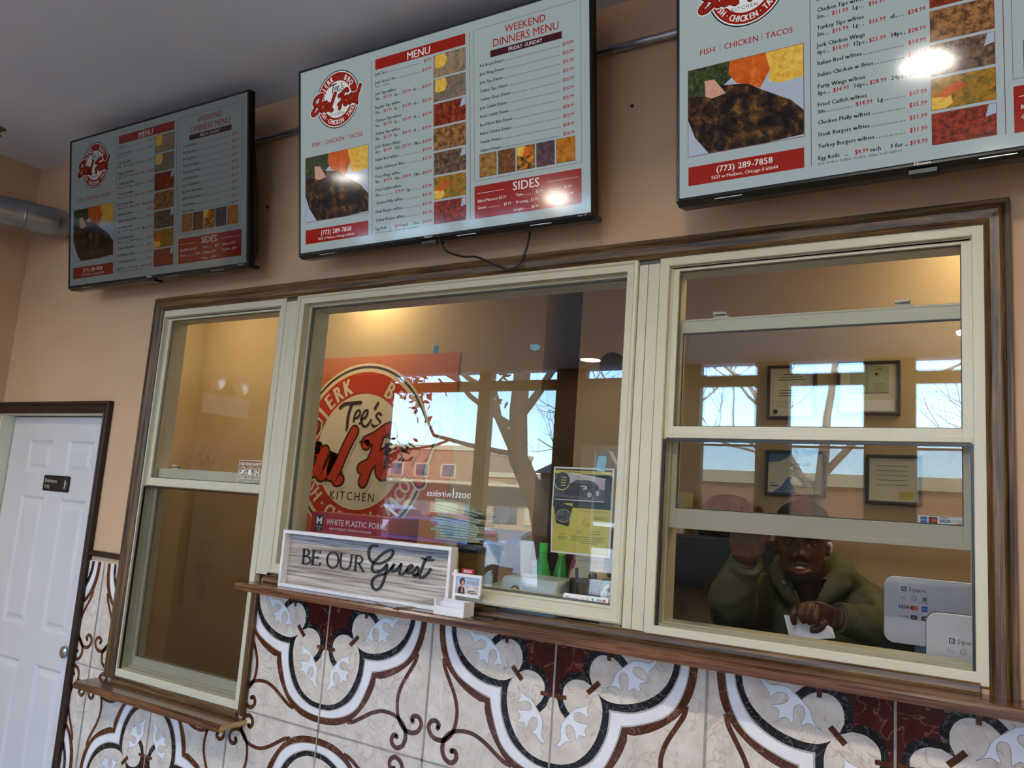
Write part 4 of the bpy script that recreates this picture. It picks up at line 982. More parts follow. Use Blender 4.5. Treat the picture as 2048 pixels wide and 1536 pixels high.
def icon(b, k, x, z, s, y):
    if k == 'visa': b.text('VISA', x, z - s * .3, s * .95, y, VIO, align='C', bold=.04, shear=.25, res=1)
    elif k == 'mc': b.disc(x - s * .3, z, s * .42, y, CRED, 16); b.disc(x + s * .3, z, s * .42, y - .0002, ORNG, 16)
    elif k == 'amex': b.rect(x - s * .5, x + s * .5, z - s * .5, z + s * .5, y, BLUE); b.text('AMEX', x, z - s * .15, s * .36, y - .0002, STW, align='C', res=1)
    elif k == 'pay': b.text('Pay', x, z - s * .25, s * .7, y, GREY, align='C', res=1)
    elif k == 'gpay': b.ring(x, z, s * .5, s * .38, y, GREY, 16); b.text('Pay', x, z - s * .15, s * .4, y, GREY, align='C', res=1)
    elif k == 'cash': b.flat([(x + p[0], z + p[1]) for p in rounded(s * .38, s * .38, s * .12)], y, GRN); b.rect(x - s * .6, x + s * .6, z - s * .72, z - s * .55, y, GREY)
    elif k == 'disc': b.rect(x - s * .8, x + s * .5, z - s * .06, z + s * .06, y, GREY); b.disc(x + s * .6, z, s * .2, y, GREY, 12)
    elif k == 'jcb': b.flat([(x + p[0], z + p[1]) for p in rounded(s * .55, s * .4, s * .12)], y, INK); b.text('JCB', x, z - s * .15, s * .42, y - .0002, STW, align='C', res=1)
    elif k == 'union': b.flat([(x - s * .6, z - s * .4), (x + s * .5, z - s * .4), (x + s * .62, z + s * .4), (x - s * .45, z + s * .4)], y, INK); b.rect(x - s * .2, x + s * .35, z - s * .1, z + s * .12, y - .0002, STW)
T = thing('payment_sticker', 'long white payment sticker at the bottom right of the middle window', 'sticker', (2.348, .0375, 1.4315), group='payment stickers on the window glass')
b = MB(); b.prism(rounded(.0745, .0155, .005), 0, .0006, STW); b.build('backing', T)
b = MB(); square_mark(b, -.062, .002, .0050, -.0003); b.text('Square', -.053, -.001, .0115, -.0003, INK, res=1); b.build('maker_mark', T)
b = MB()
for k, x, z in (('pay', -.010, .0065), ('gpay', .007, .0065), ('cash', .024, .0065), ('visa', .044, .0062), ('mc', .062, .0062), ('amex', -.010, -.0065), ('disc', .007, -.0065), ('jcb', .024, -.0065), ('union', .044, -.0065)): icon(b, k, x, z, .0085, -.0003)
b.build('card_marks', T)
T = thing('payment_sticker', 'small white card sticker on the raised sash of the right window', 'sticker', (3.2885, .0632, 1.7315), group='payment stickers on the window glass')
b = MB(); b.box(-.050, .050, 0, .0006, -.0105, .0105, STW); b.build('backing', T)
b = MB(); icon(b, 'amex', -.036, 0, .015, -.0003); b.rect(-.025, -.006, -.0075, .0075, -.0003, INK); icon(b, 'mc', -.0155, 0, .0115, -.0005); icon(b, 'visa', .010, -.001, .0125, -.0003); b.rect(0, .02, .0068, .0082, -.0003, VIO)
b.text('DISCOVER', .036, -.001, .0052, -.0003, INK, align='C', res=1); b.flat([(.030, -.008), (.046, -.008), (.046, -.003)], -.0003, ORNG); b.build('card_marks', T)

# ================================================================ behind the glass
T = thing('kitchen_counter', 'dark counter top just inside the middle and right windows', 'counter', (2.7, .285, 1.345))
b = MB(); b.box(-1.7, 1.79, -.164, .15, -.028, .0, mat('dark laminate', '1f1b18', c2='2a2521', noise=30, rough=.35)); b.build('counter_top', T)
b = MB()
for x in (-1.6, -.8, -.1, .6, 1.3): b.box(x, x + .03, -.164, .08, -.20, -.028, BLACK)
b.build('counter_bracket', T)
CZ = 1.345
T = thing('fork_box', 'red and black box of white plastic forks behind the guest sign', 'box', (1.305, .19, CZ))
FR = mat('red carton print', 'a31a30', c2='ad2036', noise=20, rough=.35); FB = mat('black carton print', '17171a', c2='1e1e22', noise=20, rough=.4)
b = MB(); b.box(-.195, .195, -.075, .10, 0, .190, FB); b.box(-.195, .195, -.0752, .1002, .190, .277, FR); b.build('carton', T, bevel=.002)
b = MB(); b.text('WHITE PLASTIC FORKS', -.115, .232, .0310, -.0756, STW, sx=.92, bold=.0, track=1.02); b.text('HEAVYWEIGHT, STRONG & DURABLE', .01, .213, .0125, -.0756, STW, align='C', bold=.01); b.build('lettering', T)
b = MB(); b.rect(-.172, -.132, .205, .268, -.0756, INK); b.flat([(-.166, .232), (-.166, .260), (-.152, .247), (-.138, .260), (-.138, .232), (-.146, .232), (-.146, .246), (-.152, .239), (-.158, .246), (-.158, .232)], -.076, STW); b.text('Members', -.152, .2185, .0082, -.076, STW, align='C', res=1); b.text('Mark', -.152, .2095, .0082, -.076, STW, align='C', res=1); b.build('black_emblem', T)
# folded bags on a bin
T = thing('waste_bin', 'brown bin with a black liner rim right of the guest sign', 'bin', (1.80, .27, CZ))
b = MB(); b.lathe([(.066, 0), (.074, .17), (.078, .192), (.070, .192), (.066, .02), (.01, .015)], (0, 0, 0), mat('amber brown plastic', '5d4a22', c2='6e5829', noise=8, rough=.3)); b.build('bin_body', T, smooth=True)
b = MB(); b.lathe([(.080, .178), (.084, .190), (.083, .208), (.072, .208), (.070, .190)], (0, 0, 0), mat('black liner film', '0d1218', c2='1d2a38', noise=60, rough=.22, bump=.8)); b.build('bin_liner', T)
T = thing('bag_stack', 'leaning stack of pale green paper bags above the brown bin', 'bags', (1.70, .30, 1.556))
b = MB(); BG = mat('pale green paper', '9aa894', c2='bcc6b2', noise=14, rough=.6)
for i in range(14):
    z = i * .0105; dx = .012 * math.sin(i * 1.7) - .02 * i / 14; w = .085 + .008 * math.sin(i * 2.3); rise = .05 * (i / 14)
    b.add([(-w + dx, -.06, z + rise * .1), (w + dx + .03, -.06, z - rise * .7 + .004), (w + dx + .03, .06, z - rise * .7 + .004), (-w + dx, .06, z + rise * .1),
           (-w + dx, -.058, z + .008 + rise * .1), (w + dx + .03, -.058, z + .011 - rise * .7), (w + dx + .03, .06, z + .011 - rise * .7), (-w + dx, .06, z + .008 + rise * .1)],
          [(3, 2, 1, 0), (4, 5, 6, 7), (0, 1, 5, 4), (1, 2, 6, 5), (2, 3, 7, 6), (3, 0, 4, 7)], BG)
b.build('paper_layers', T)
b = MB(); TEAL = mat('teal print', '3fae9f', rough=.5); 
for i, ch in enumerate('EAT'): b.text(ch, -.04 + i * .028, .02, .026, -.0605, TEAL, bold=.02)
b.build('lettering', T)
b = MB()
for a in range(9):
    pass
prof = [(.030, 0), (.030, .014), (.022, .020), (.016, .020)]
T = thing('tape_dispenser', 'pale green arched tape dispenser by the window sill', 'tape dispenser', (1.965, .17, CZ))
pts = [(-.05, 0), (-.05, .05), (-.035, .085), (0, .098), (.035, .085), (.05, .05), (.05, 0), (.03, 0), (.028, .04), (.015, .06), (0, .066), (-.018, .058), (-.028, .035), (-.03, 0)]
b.prism(pts, -.02, .02, mat('mint plastic', '9fc2ac', c2='b2d0bd', noise=15, rough=.3)); b.build('body', T, bevel=.003)
b = MB(); b.lathe([(.022, -.012), (.022, .012), (.012, .012), (.012, -.012)], (0, 0, .032), mat('clear tape roll', '6d5a45', rough=.3), axis='y', n=24); b.build('tape_roll', T)
T = thing('napkin_pack', 'pale blue plastic pack with a round yellow and purple emblem', 'packet', (2.115, .165, CZ))
PB = mat('pale blue film', 'b6c9d6', c2='c9dae4', noise=6, rough=.22, bump=.4)
b = MB(); b.extr([(-.075, 0), (-.078, .02), (-.076, .11), (-.066, .126), (.06, .130), (.075, .115), (.076, .01), (.07, 0)], -.103, .103, PB); b.build('pack', T, bevel=.010)
b = MB(); EP = mat('purple emblem', '3a3f6b', rough=.4); EY = mat('yellow emblem', 'd3b94e', rough=.4)
b.disc(-.044, .082, .018, -.079, EP, 30); b.rect(-.062, -.026, .06, .08, -.0789, EP); b.disc(-.044, .083, .0115, -.0794, EY, 24); b.flat([(-.051, .081), (-.044, .088), (-.036, .085), (-.042, .079)], -.0798, EP); b.build('emblem', T)
T = thing('pen_cup', 'black mesh pen cup behind the white payment sticker', 'pen cup', (2.279, .175, CZ))
b = MB(); n = 40
for k in range(n):
    a0 = 2 * PI * k / n
    for s in (-1, 1):
        P = []
        for j in range(9):
            t = j / 8; a = a0 + s * t * 1.0; r = .047 + .006 * t; P.append((r * math.cos(a), r * math.sin(a), .004 + .124 * t))
        b.tube(P, .0009, BLACK, n=4, caps=False)
b.lathe([(.046, 0), (.047, .006), (.01, .006)], (0, 0, 0), BLACK, n=40); b.lathe([(.0525, .126), (.055, .130), (.054, .137), (.0515, .134)], (0, 0, 0), BLACK, n=40); b.build('mesh_wall', T)
PENB = mat('navy pen plastic', '1b2255', c2='232b62', noise=30, rough=.3); PENP = mat('violet pen plastic', '3c3060', rough=.3)
for n_, (dx, dy, tx, ty, L, m, lb) in enumerate(((-.025, .0, -.010, -.005, .162, PENP, 'slim violet pen standing left in the mesh cup'), (.018, -.01, .016, -.004, .152, PENB, 'navy marker leaning right in the mesh cup'), (.0, .02, -.01, .02, .145, BLACK, 'black pen at the back of the mesh cup'))):
    P = thing('pen', lb, 'pen', (2.279 + dx, .175 + dy, CZ + .008), group='pens in the mesh cup')
    b = MB(); d = Vector((tx, ty, L)); rr = .0048 if n_ != 1 else .0075
    b.tube([(0, 0, 0), d * .08, d * .7], [.001, rr, rr], m, n=10); b.build('barrel', P, smooth=True)
    b = MB(); b.tube([d * .7, d * .97, d], [rr * 1.12, rr * 1.12, rr * .8], m, n=10); b.build('cap', P, smooth=True)
T = thing('plastic_jar', 'cream plastic jar behind the black pen cup', 'jar', (2.208, .33, CZ))
JM = mat('cream plastic', 'cfcdb2', c2='d8d6bd', noise=8, rough=.35)
b = MB(); b.lathe([(.062, 0), (.066, .01), (.066, .13), (.060, .152), (.048, .165)], (0, 0, 0), JM); b.build('jar_body', T, smooth=True)
b = MB(); b.lathe([(.050, .160), (.050, .172), (.046, .174), (.046, .186), (.049, .188), (.049, .205), (.045, .208), (.002, .209)], (0, 0, 0), JM); b.build('jar_lid', T, smooth=True)
T = thing('ticket_carton', 'small white and green carton marked 40 beside the pen cup', 'carton', (2.362, .18, CZ))
b = MB(); b.box(-.026, .026, -.02, .03, 0, .108, CARDW); b.box(-.026, .026, -.02, .03, .108, .146, mat('emerald print', '2f8a6d', c2='379575', noise=20, rough=.4)); b.build('carton', T, bevel=.003)
b = MB(); b.disc(.0, .113, .017, -.0204, INK, 24, .020); b.disc(0, .113, .0155, -.0208, CARDW, 24, .0185); b.text('40', 0, .108, .017, -.0212, INK, align='C', bold=.02); b.build('round_mark', T)
def bottle(x, y, h, r, liquid, capm, label):
    T = thing('drink_bottle', label, 'bottle', (x, y, CZ), group='coloured bottles on the counter')
    b = MB(); b.lathe([(r * .9, 0), (r, .008), (r, h * .52), (r * .86, h * .62), (r * .5, h * .80), (r * .42, h * .86)], (0, 0, 0), liquid, n=24); b.build('bottle_body', T, smooth=True)
    b = MB(); b.lathe([(r * .48, h * .86), (r * .5, h * .87), (r * .5, h * .99), (r * .44, h), (.001, h)], (0, 0, 0), capm, n=20); b.build('screw_cap', T)
GL = mat('green drink', '2e9a48', c2='46b45e', noise=6, rough=.12); GC = mat('green cap', '3cc850', c2='46d05a', noise=30, rough=.3); RL = mat('pink drink', 'a84a64', c2='b85a72', noise=6, rough=.12); RC = mat('red cap', 'd0485a', rough=.3); PL = mat('purple drink', '7b4a94', c2='8a58a2', noise=6, rough=.12); PC = mat('lilac cap', 'b98ac4', rough=.3)
bottle(2.015, .35, .230, .030, GL, GC, 'green bottle behind the pale blue pack'); bottle(2.060, .405, .222, .028, GL, mat('lime cap', '9ad23a', rough=.3), 'green bottle with a lime cap beside the pink one')
bottle(2.112, .42, .228, .030, RL, RC, 'pink bottle with a red cap left of the jar'); bottle(1.965, .39, .165, .027, PL, PC, 'short purple bottle left of the green ones')
# ---- payment displays at the right window
def display(x, y, z0, z1, w, foot, label, mk, sc):
    T = thing('payment_display', label, 'payment terminal', (x, y, CZ), group='white payment displays')
    h = (z1 - z0) / 2; cz = z0 + h - CZ; wm = mat('white display plastic', 'd5d9e2', c2='dadee6', noise=12, rough=.3)
    b = MB(); P = [(p[0] + w / 2, p[1] + cz) for p in rounded(w / 2, h, .026, 8)]
    b.prism(P, -.005, .006, wm); b.build('display_back', T, bevel=.002)
    b = MB(); P = [(p[0] + w / 2, p[1] + cz) for p in rounded(w / 2 + .002, h + .001, .027, 8)]; b.prism(P, .006, .014, BLACK); b.build('screen_edge', T)
    b = MB()
    if foot: b.extr([(.014, cz - h * .5), (.014, cz + h * .3), (.05, .012), (.075, .006), (.075, 0), (.0, 0), (.0, .008)], w * .30, w * .75, wm)
    else: b.extr([(.014, cz - h * .6), (.014, cz + .01), (.06, 0), (.0, 0)], w * .25, w * .75, BLACK)
    b.build('stand', T)
    mx, mz = mk; s = sc
    b = MB(); square_mark(b, mx, mz, s * .42, -.0056); b.text('Square', mx + s * .75, mz - s * .34, s * 1.05, -.0056, INK, res=1); b.build('maker_mark', T)
    b = MB(); g = s * 1.75
    for i, k in enumerate(('pay', 'gpay', 'cash', 'visa', 'mc', 'amex', 'disc', 'jcb', 'union')):
        icon(b, k, mx + (i % 3) * g - s * .1, mz - s * 1.55 - (i // 3) * g * .95, s * .95, -.0056)
    b.build('card_marks', T)
display(3.131, .285, 1.404, 1.580, .30, False, 'larger white payment display at the back of the right window', (.050, .203), .0148)
display(3.25, .135, 1.346, 1.507, .24, True, 'smaller white payment display nearest the right window glass', (.057, .098), .0150)
# ---- certificate frames
def cert(x0, x1, z0, z1, kind, label):
    T = thing('certificate_frame', label, 'framed certificate', ((x0 + x1) / 2, 1.25, (z0 + z1) / 2), group='framed certificates on the kitchen wall')
    w = (x1 - x0) / 2; h = (z1 - z0) / 2
    b = MB(); b.frame(-w, w, -h, h, [(0, 0), (0, -.020), (.003, -.024), (.009, -.024), (.012, -.018), (.012, -.012)], mat('dark frame', '20262e', c2='28303a', noise=30, rough=.35)); b.build('frame', T)
    b = MB(); b.rect(-w + .01, w - .01, -h + .01, h - .01, -.012, mat('certificate paper', 'd2cfba', c2='dad7c4', noise=12, rough=.5)); b.build('paper_sheet', T)
    b = MB(); y = -.0125; G2 = mat('grey print', '8e8c7c', rough=.5)
    if kind == 0:
        for i in range(4): b.rect(-.02 - .012 * i, .02 + .012 * i, h - .03 - i * .011, h - .027 - i * .011, y, INK)
        for i in range(3): b.rect(-.05, .05, .005 - i * .011, .008 - i * .011, y, INK)
        for i in range(3): b.rect(-.06, .06, -.04 - i * .010, -.0385 - i * .010, y, G2)
        b.disc(-w + .035, -h + .03, .010, y, INK, 20)
    if kind == 1:
        b.rect(-.07, .075, -.02, h - .02, y, mat('green tinted form', 'a9b39a', rough=.5)); b.rect(-.005, -.003, -.02, h - .02, y - .0003, INK); b.rect(-.07, .075, -.022, -.019, y - .0003, INK)
        b.disc(.042, h - .032, .006, y - .0003, G2, 16); b.disc(.030, h - .052, .006, y - .0003, INK, 16)
        for i in range(4): b.rect(.02, .06, -.012 + i * .009, -.009 + i * .009, y - .0003, G2)
        b.rect(-.03, .095, -h + .018, -h + .058, y, STW)
    if kind == 2:
        bl = mat('certificate blue', '3a6690', c2='4a78a4', noise=10, rough=.4)
        b.flat([(-w + .01, h - .01), (-.015, h - .01), (-.03, h - .03), (-.06, h - .045), (-w + .01, h - .05)], y, bl); b.flat([(-.09, -h + .01), (.01, -h + .01), (-.02, -.03), (.0, -.008), (-.03, -.018), (-.05, -.05)], y, bl)
        b.text('ServSafe', -.022, .030, .024, y, INK, bold=.02); b.text('CERTIFICATION', -.022, .015, .010, y, INK)
        b.text('NRA', -.10, -.045, .012, y, INK); b.rect(-.10, -.065, -.056, -.050, y, bl)
        for i in range(4): b.rect(.0, .08, -.02 - i * .012, -.018 - i * .012, y, G2)
    if kind == 3:
        for i in range(5): b.rect(-.06, .05, .05 - i * .018, .053 - i * .018, y, G2)
        b.rect(.02, .07, -h + .02, -h + .05, y, mat('yellow seal', 'c9bf5a', rough=.5))
    b.build('print', T)
cert(2.537, 2.735, 2.133, 2.358, 0, 'framed certificate at the upper left, beside a dark framed one')
cert(2.815, 3.047, 2.150, 2.364, 1, 'framed green tinted form at the upper right')
cert(2.537, 2.775, 1.818, 2.003, 2, 'framed certificate with blue corner swooshes, lower left')
cert(2.925, 3.122, 1.806, 1.995, 3, 'framed pale certificate at the lower right')
# ---- logo banner
T = thing('logo_banner', 'orange wall banner with the round red kitchen logo', 'banner', (.28, 1.249, 1.945))
b = MB(); b.box(-.535, .64, -.003, 0, -.62, .54, mat('orange banner vinyl', 'c67242', c2='cd7a48', noise=4, rough=.5)); b.build('banner_sheet', T)
b = MB(); logo(b, 0, 0, .5, -.0035, .0006, {'paper': mat('cream banner print', 'e6dcc0', rough=.5), 'dark': mat('brown banner print', '3c2a26', rough=.5), 'red': mat('red banner print', 'c23a28', rough=.5), 'darkred': mat('oxblood banner print', '4a1d18', rough=.5), 'white': _mats['cream banner print']}, wall=True)
b.build('round_logo', T)
# ---- dark wooden cabinet with things on top
T = thing('wall_cabinet', 'dark wood paneled cabinet on the kitchen wall left of the man', 'cabinet', (2.2, 1.25, 1.43))
b = MB(); DW = wood('near black plank', '120c09', '2c1e16', 'x', rough=.4, scale=.5)
b.box(-.55, .55, -.22, 0, 0, .195, DW); b.build('cabinet_body', T); b = MB(); b.box(-.555, .555, -.23, 0, .195, .205, wood('cabinet top plank', '3a2c20', '5c4836', 'x', rough=.35)); b.build('top_board', T)
b = MB(); b.box(-.06, .06, -.06, .06, 0, .16, BLACK); b.box(-.055, .055, -.05, .05, .16, .19, BLACK); o = b.build('storage_tub', loc=(2.10, 1.13, 1.6352), bevel=.01); tag(o, 'black tub at the left end of the dark cabinet', 'tub')
b = MB(); b.box(-.035, .035, -.05, .05, 0, .17, mat('cream carton', 'cbbf96', c2='d3c8a2', noise=10, rough=.5)); o = b.build('paper_carton', loc=(2.222, 1.12, 1.6352), bevel=.002); tag(o, 'cream carton standing on the dark cabinet', 'carton')
b = MB(); b.lathe([(.11, 0), (.125, .03), (.12, .10), (.07, .16), (.04, .17)], (0, 0, 0), mat('black plastic bag', '0e1216', c2='1a2026', noise=30, rough=.3, bump=.8), n=20, sy=.7); o = b.build('plastic_bag', loc=(2.42, 1.12, 1.6352)); tag(o, 'black plastic bag on the dark cabinet beside the raised hand', 'bag')
T = thing('wall_speaker', 'round black speaker high on the kitchen wall', 'speaker', (1.815, 1.25, 2.383))
b = MB(); b.lathe([(.060, 0), (.060, -.03), (.052, -.038), (.002, -.04)], (0, 0, 0), BLACK, axis='y'); b.build('grille', T, smooth=True)
# ================================================================ left lobby wall (out of frame, seen in the glass)
T = thing('emergency_light', 'white two headed emergency light on the left lobby wall', 'emergency light', (-1.10, -1.30, 2.22))
b = MB(); b.box(0, .07, -.19, .19, -.065, .065, WHITE); b.build('case', T, bevel=.006)
for s in (-1, 1):
    b = MB(); b.lathe([(.004, -.05), (.05, -.03), (.066, .0), (.064, .012), (.002, .02)], (.06, s * .10, .155), mat('lamp reflector', 'dfe0e2', rough=.15, metal=.6, noise=20, c2='cfd0d2'), axis='x', n=28); b.tube([(.035, s * .10, .06), (.03, s * .10, .13)], .012, WHITE); b.build('lamp_head', T, smooth=True)
T = thing('welcome_sign', 'tall whitewashed WELCOME sign hung on the left lobby wall', 'sign', (-1.10, -1.24, 1.95))
b = MB(); b.box(0, .018, -.13, .13, -1.0, 0, _mats['whitewashed planks']); b.build('board', T)
b = MB(); b.xf = lambda p: Vector((.0185 - p.y, -p.x * -1, p.z))
for i, ch in enumerate('WELCOME'): b.text(ch, 0, -.145 - i * .138, .13, 0, mat('red brown lettering', '6d3a2a', rough=.5), align='C', bold=.03)
b.build('lettering', T)
b = MB(); b.tube([(.008, -.10, 0), (.006, 0, .13), (.008, .10, 0)], .003, RAWOAK, n=6); b.build('hanging_cord', T)
b = MB(); b.extr([(-.0, 0), (.035, 0), (.045, .012), (.035, .03), (.045, .055), (.03, .07), (0, .07)], -.02, .72, DARKX)
o = b.build('wall_rail', loc=(-1.1, -.62, 1.16), rot=(0, 0, -PI / 2)); 
b2 = MB(); b2.box(0, .045, -1.35, -.60, 1.16, 1.23, wood('espresso rail', '1c0f09', '382014', 'y', rough=.4)); bpy.data.objects.remove(o); struct(b2.build('trim_left_rail', bevel=.008))
# small marks on the painted wall
for n, (x, z, lb) in enumerate(((2.433, 2.966, 'tiny black screw hole right of the middle television'), (.779, 2.86, 'tiny black screw hole between the left and middle televisions'))):
    b = MB(); b.lathe([(.006, 0), (.006, -.003), (.001, -.004)], (x, 0, z), BLACK, axis='y', n=12); tag(b.build('screw_head'), lb, 'screw', 'screw heads in the painted wall')
T = thing('sprinkler_head', 'small brass sprinkler head on the ceiling at the left edge', 'sprinkler', (-.755, -.395, 3.336))
BR = mat('aged brass', '7d7350', c2='8c8160', noise=30, rough=.35, metal=.8)
b = MB(); b.lathe([(.03, 0), (.03, -.004), (.012, -.008), (.012, -.02), (.006, -.024), (.006, -.035), (.016, -.036), (.016, -.039), (.001, -.04)], (0, 0, 0), BR, n=20); b.build('head', T, smooth=True)

# ================================================================ the man at the right window
SKIN = mat('dark brown skin', '452a1e', c2='553426', noise=18, rough=.42, spec=.5)
PALM = mat('palm skin', '6a4a3c', c2='765446', noise=25, rough=.5)
LIPM = mat('lip skin', '6b3b34', c2='744038', noise=30, rough=.38)
BEARD = mat('stubble', '1d130f', c2='2a1b14', noise=90, rough=.7)
OLIVE = mat('olive fleece', '565843', c2='62644c', noise=14, rough=.9, bump=.6, spec=.15)
def remesh(mb, name, vox, mats, parent, smooth_it=4, cut=None, pick=None, wave=None):
    o = mb.build(name)
    r = o.modifiers.new('r', 'REMESH'); r.mode = 'VOXEL'; r.voxel_size = vox; r.adaptivity = 0
    s = o.modifiers.new('s', 'SMOOTH'); s.factor = .5; s.iterations = smooth_it
    bpy.context.view_layer.update()
    dg = bpy.context.evaluated_depsgraph_get()
    me = bpy.data.meshes.new_from_object(o.evaluated_get(dg)); old = o.data
    o.modifiers.clear(); o.data = me; bpy.data.meshes.remove(old)
    me.name = name; me.materials.clear()
    for m in mats: me.materials.append(m)
    if wave:
        me.update()
        ns = [v.normal.copy() for v in me.vertices]
        for v, n in zip(me.vertices, ns): v.co += n * wave(v.co)
    if cut:
        bm = bmesh.new(); bm.from_mesh(me)
        bmesh.ops.delete(bm, geom=[f for f in bm.faces if cut(f.calc_center_median())], context='FACES')
        bm.to_mesh(me); bm.free()
    for p in me.polygons:
        p.use_smooth = True; p.material_index = pick(p.center) if pick else 0
    return hold(o)
def loft(b, rings, m, n=28):
    """rings: (center, half width vector, half depth vector)"""
    v = []; f = []; k = len(rings)
    for c, a, d in rings:
        c, a, d = Vector(c), Vector(a), Vector(d)
        for j in range(n):
            t = 2 * PI * j / n; v.append(c + a * math.cos(t) + d * math.sin(t))
    for i in range(k - 1):
        for j in range(n): f.append((i * n + j, i * n + (j + 1) % n, (i + 1) * n + (j + 1) % n, (i + 1) * n + j))
    f += [tuple(range(n - 1, -1, -1)), tuple(range((k - 1) * n, k * n))]
    return b.add(v, f, m)
def limb_tube(b, pts, rad, m, n=20, steps=5):
    P = smooth_path([(*p, r) for p, r in zip(pts, rad)], steps)
    return b.tube([(q[0], q[1], q[2]) for q in P], [q[3] for q in P], m, n=n)
def ball(b, c, r, m, sx=1, sy=1, sz=1, n=16):
    k = 9; b.lathe([(max(.0005, r * math.sin(PI * i / k)), -r * sz * math.cos(PI * i / k)) for i in range(k + 1)], c, m, n=n, sx=sx, sy=sy); return b

MAN = thing('person', 'man in an olive zip hoodie and black cap lifting the right window sash', 'person', (2.86, .68, 0))
def hold(o):
    """hang a part, built where it stands, on the man"""
    o.parent = MAN; o.matrix_parent_inverse = Matrix.Translation((-2.86, -.68, 0)); return o
HC = Vector((2.868, .470, 1.645)); YAW = math.radians(11)
def hx(p):   # head-local (x right, y back, z up) to world
    x, y, z = p; ca, sa = math.cos(YAW), math.sin(YAW)
    return Vector((HC.x + ca * x - sa * y, HC.y + sa * x + ca * y, HC.z + z))
RINGS = [(-.120, .012, -.070, -.045), (-.116, .026, -.088, -.030), (-.106, .038, -.095, .0), (-.092, .048, -.097, .032), (-.074, .057, -.096, .055), (-.052, .064, -.095, .072), (-.026, .069, -.095, .086),
         (0, .073, -.094, .095), (.028, .075, -.095, .101), (.056, .076, -.095, .103), (.082, .072, -.086, .099), (.102, .060, -.067, .085), (.116, .042, -.042, .062), (.124, .014, -.010, .025)]
def interp(z):
    for i in range(len(RINGS) - 1):
        a, c = RINGS[i], RINGS[i + 1]
        if a[0] <= z <= c[0]:
            t = (z - a[0]) / (c[0] - a[0]); return [a[k] + (c[k] - a[k]) * t for k in range(1, 4)]
    return list(RINGS[-1][1:]) if z > 0 else list(RINGS[0][1:])
G = lambda d, s: math.exp(-(d / s) ** 2)
def face_dy(x, z):
    ax = abs(x); d = 0
    d -= .011 * G(x, .009) * G(z + .004, .022); d -= .021 * G(x, .013) * G(z + .034, .013); d -= .011 * G(ax - .014, .009) * G(z + .040, .009)
    d += .006 * G(ax - .008, .005) * G(z + .048, .004)
    d -= .006 * G(ax - .028, .024) * G(z - .024, .009); d += .010 * G(ax - .031, .016) * G(z - .004, .010); d -= .006 * G(ax - .043, .020) * G(z + .030, .020)
    d += .004 * G(ax - .030, .008) * G(z + .058, .016)
    d -= .007 * G(x, .022) * G(z + .0600, .0055); d -= .009 * G(x, .020) * G(z + .0850, .007); d += .016 * G(x, .021) * G(z + .0725, .0050)
    d -= .006 * G(x, .018) * G(z + .108, .012)
    return d
b = MB(); NZ = 64; NA = 72; v = []; f = []
for i in range(NZ):
    z = RINGS[0][0] + (RINGS[-1][0] - RINGS[0][0]) * (.5 - .5 * math.cos(PI * (i + .5) / NZ) if False else (i + .5) / NZ)
    w, yf, yb = interp(z); yc = (yf + yb) / 2; hd = (yb - yf) / 2
    for j in range(NA):
        t = 2 * PI * j / NA; ct, st_ = math.cos(t), math.sin(t); e = .86
        x = w * math.copysign(abs(ct) ** e, ct); y = yc + hd * math.copysign(abs(st_) ** e, st_)
        if y < yc: y += face_dy(x, z) * min(1, (yc - y) / (hd * .6))
        v.append(hx((x, y, z)))
for i in range(NZ - 1):
    for j in range(NA): f.append((i * NA + j, i * NA + (j + 1) % NA, (i + 1) * NA + (j + 1) % NA, (i + 1) * NA + j))
f += [tuple(range(NA - 1, -1, -1)), tuple(range((NZ - 1) * NA, NZ * NA))]
b.add(v, f, SKIN)
for s in (-1, 1):   # ears
    for dy, dz, r in ((.0, .012, .012), (.006, .022, .012), (.012, .010, .012), (.006, -.006, .010), (.0, -.018, .009)): ball(b, hx((s * .076, .010 + dy, dz - .008)), r, SKIN, sx=.7)
limb_tube(b, [(2.872, .525, 1.60), (2.876, .545, 1.53), (2.874, .60, 1.43), (2.868, .63, 1.36)], [.058, .060, .070, .10], SKIN)
loft(b, [((2.865, .645, 1.50), (.07, 0, 0), (0, .06, 0)), ((2.865, .655, 1.46), (.165, 0, 0), (0, .085, .02)), ((2.864, .665, 1.38), (.185, 0, 0), (0, .11, 0)), ((2.862, .67, 1.22), (.165, 0, 0), (0, .11, 0)), ((2.86, .68, 1.05), (.150, 0, 0), (0, .105, 0)), ((2.86, .69, .92), (.165, 0, 0), (0, .11, 0)), ((2.86, .69, .86), (.15, 0, 0), (0, .10, 0))], SKIN)
for s in (-1, 1):
    limb_tube(b, [(2.86 + s * .085, .69, .93), (2.86 + s * .10, .66, .50), (2.86 + s * .105, .70, .10)], [.095, .062, .042], SKIN)
    limb_tube(b, [(2.86 + s * .105, .72, .055), (2.86 + s * .115, .62, .040), (2.86 + s * .12, .50, .028)], [.045, .042, .026], SKIN)
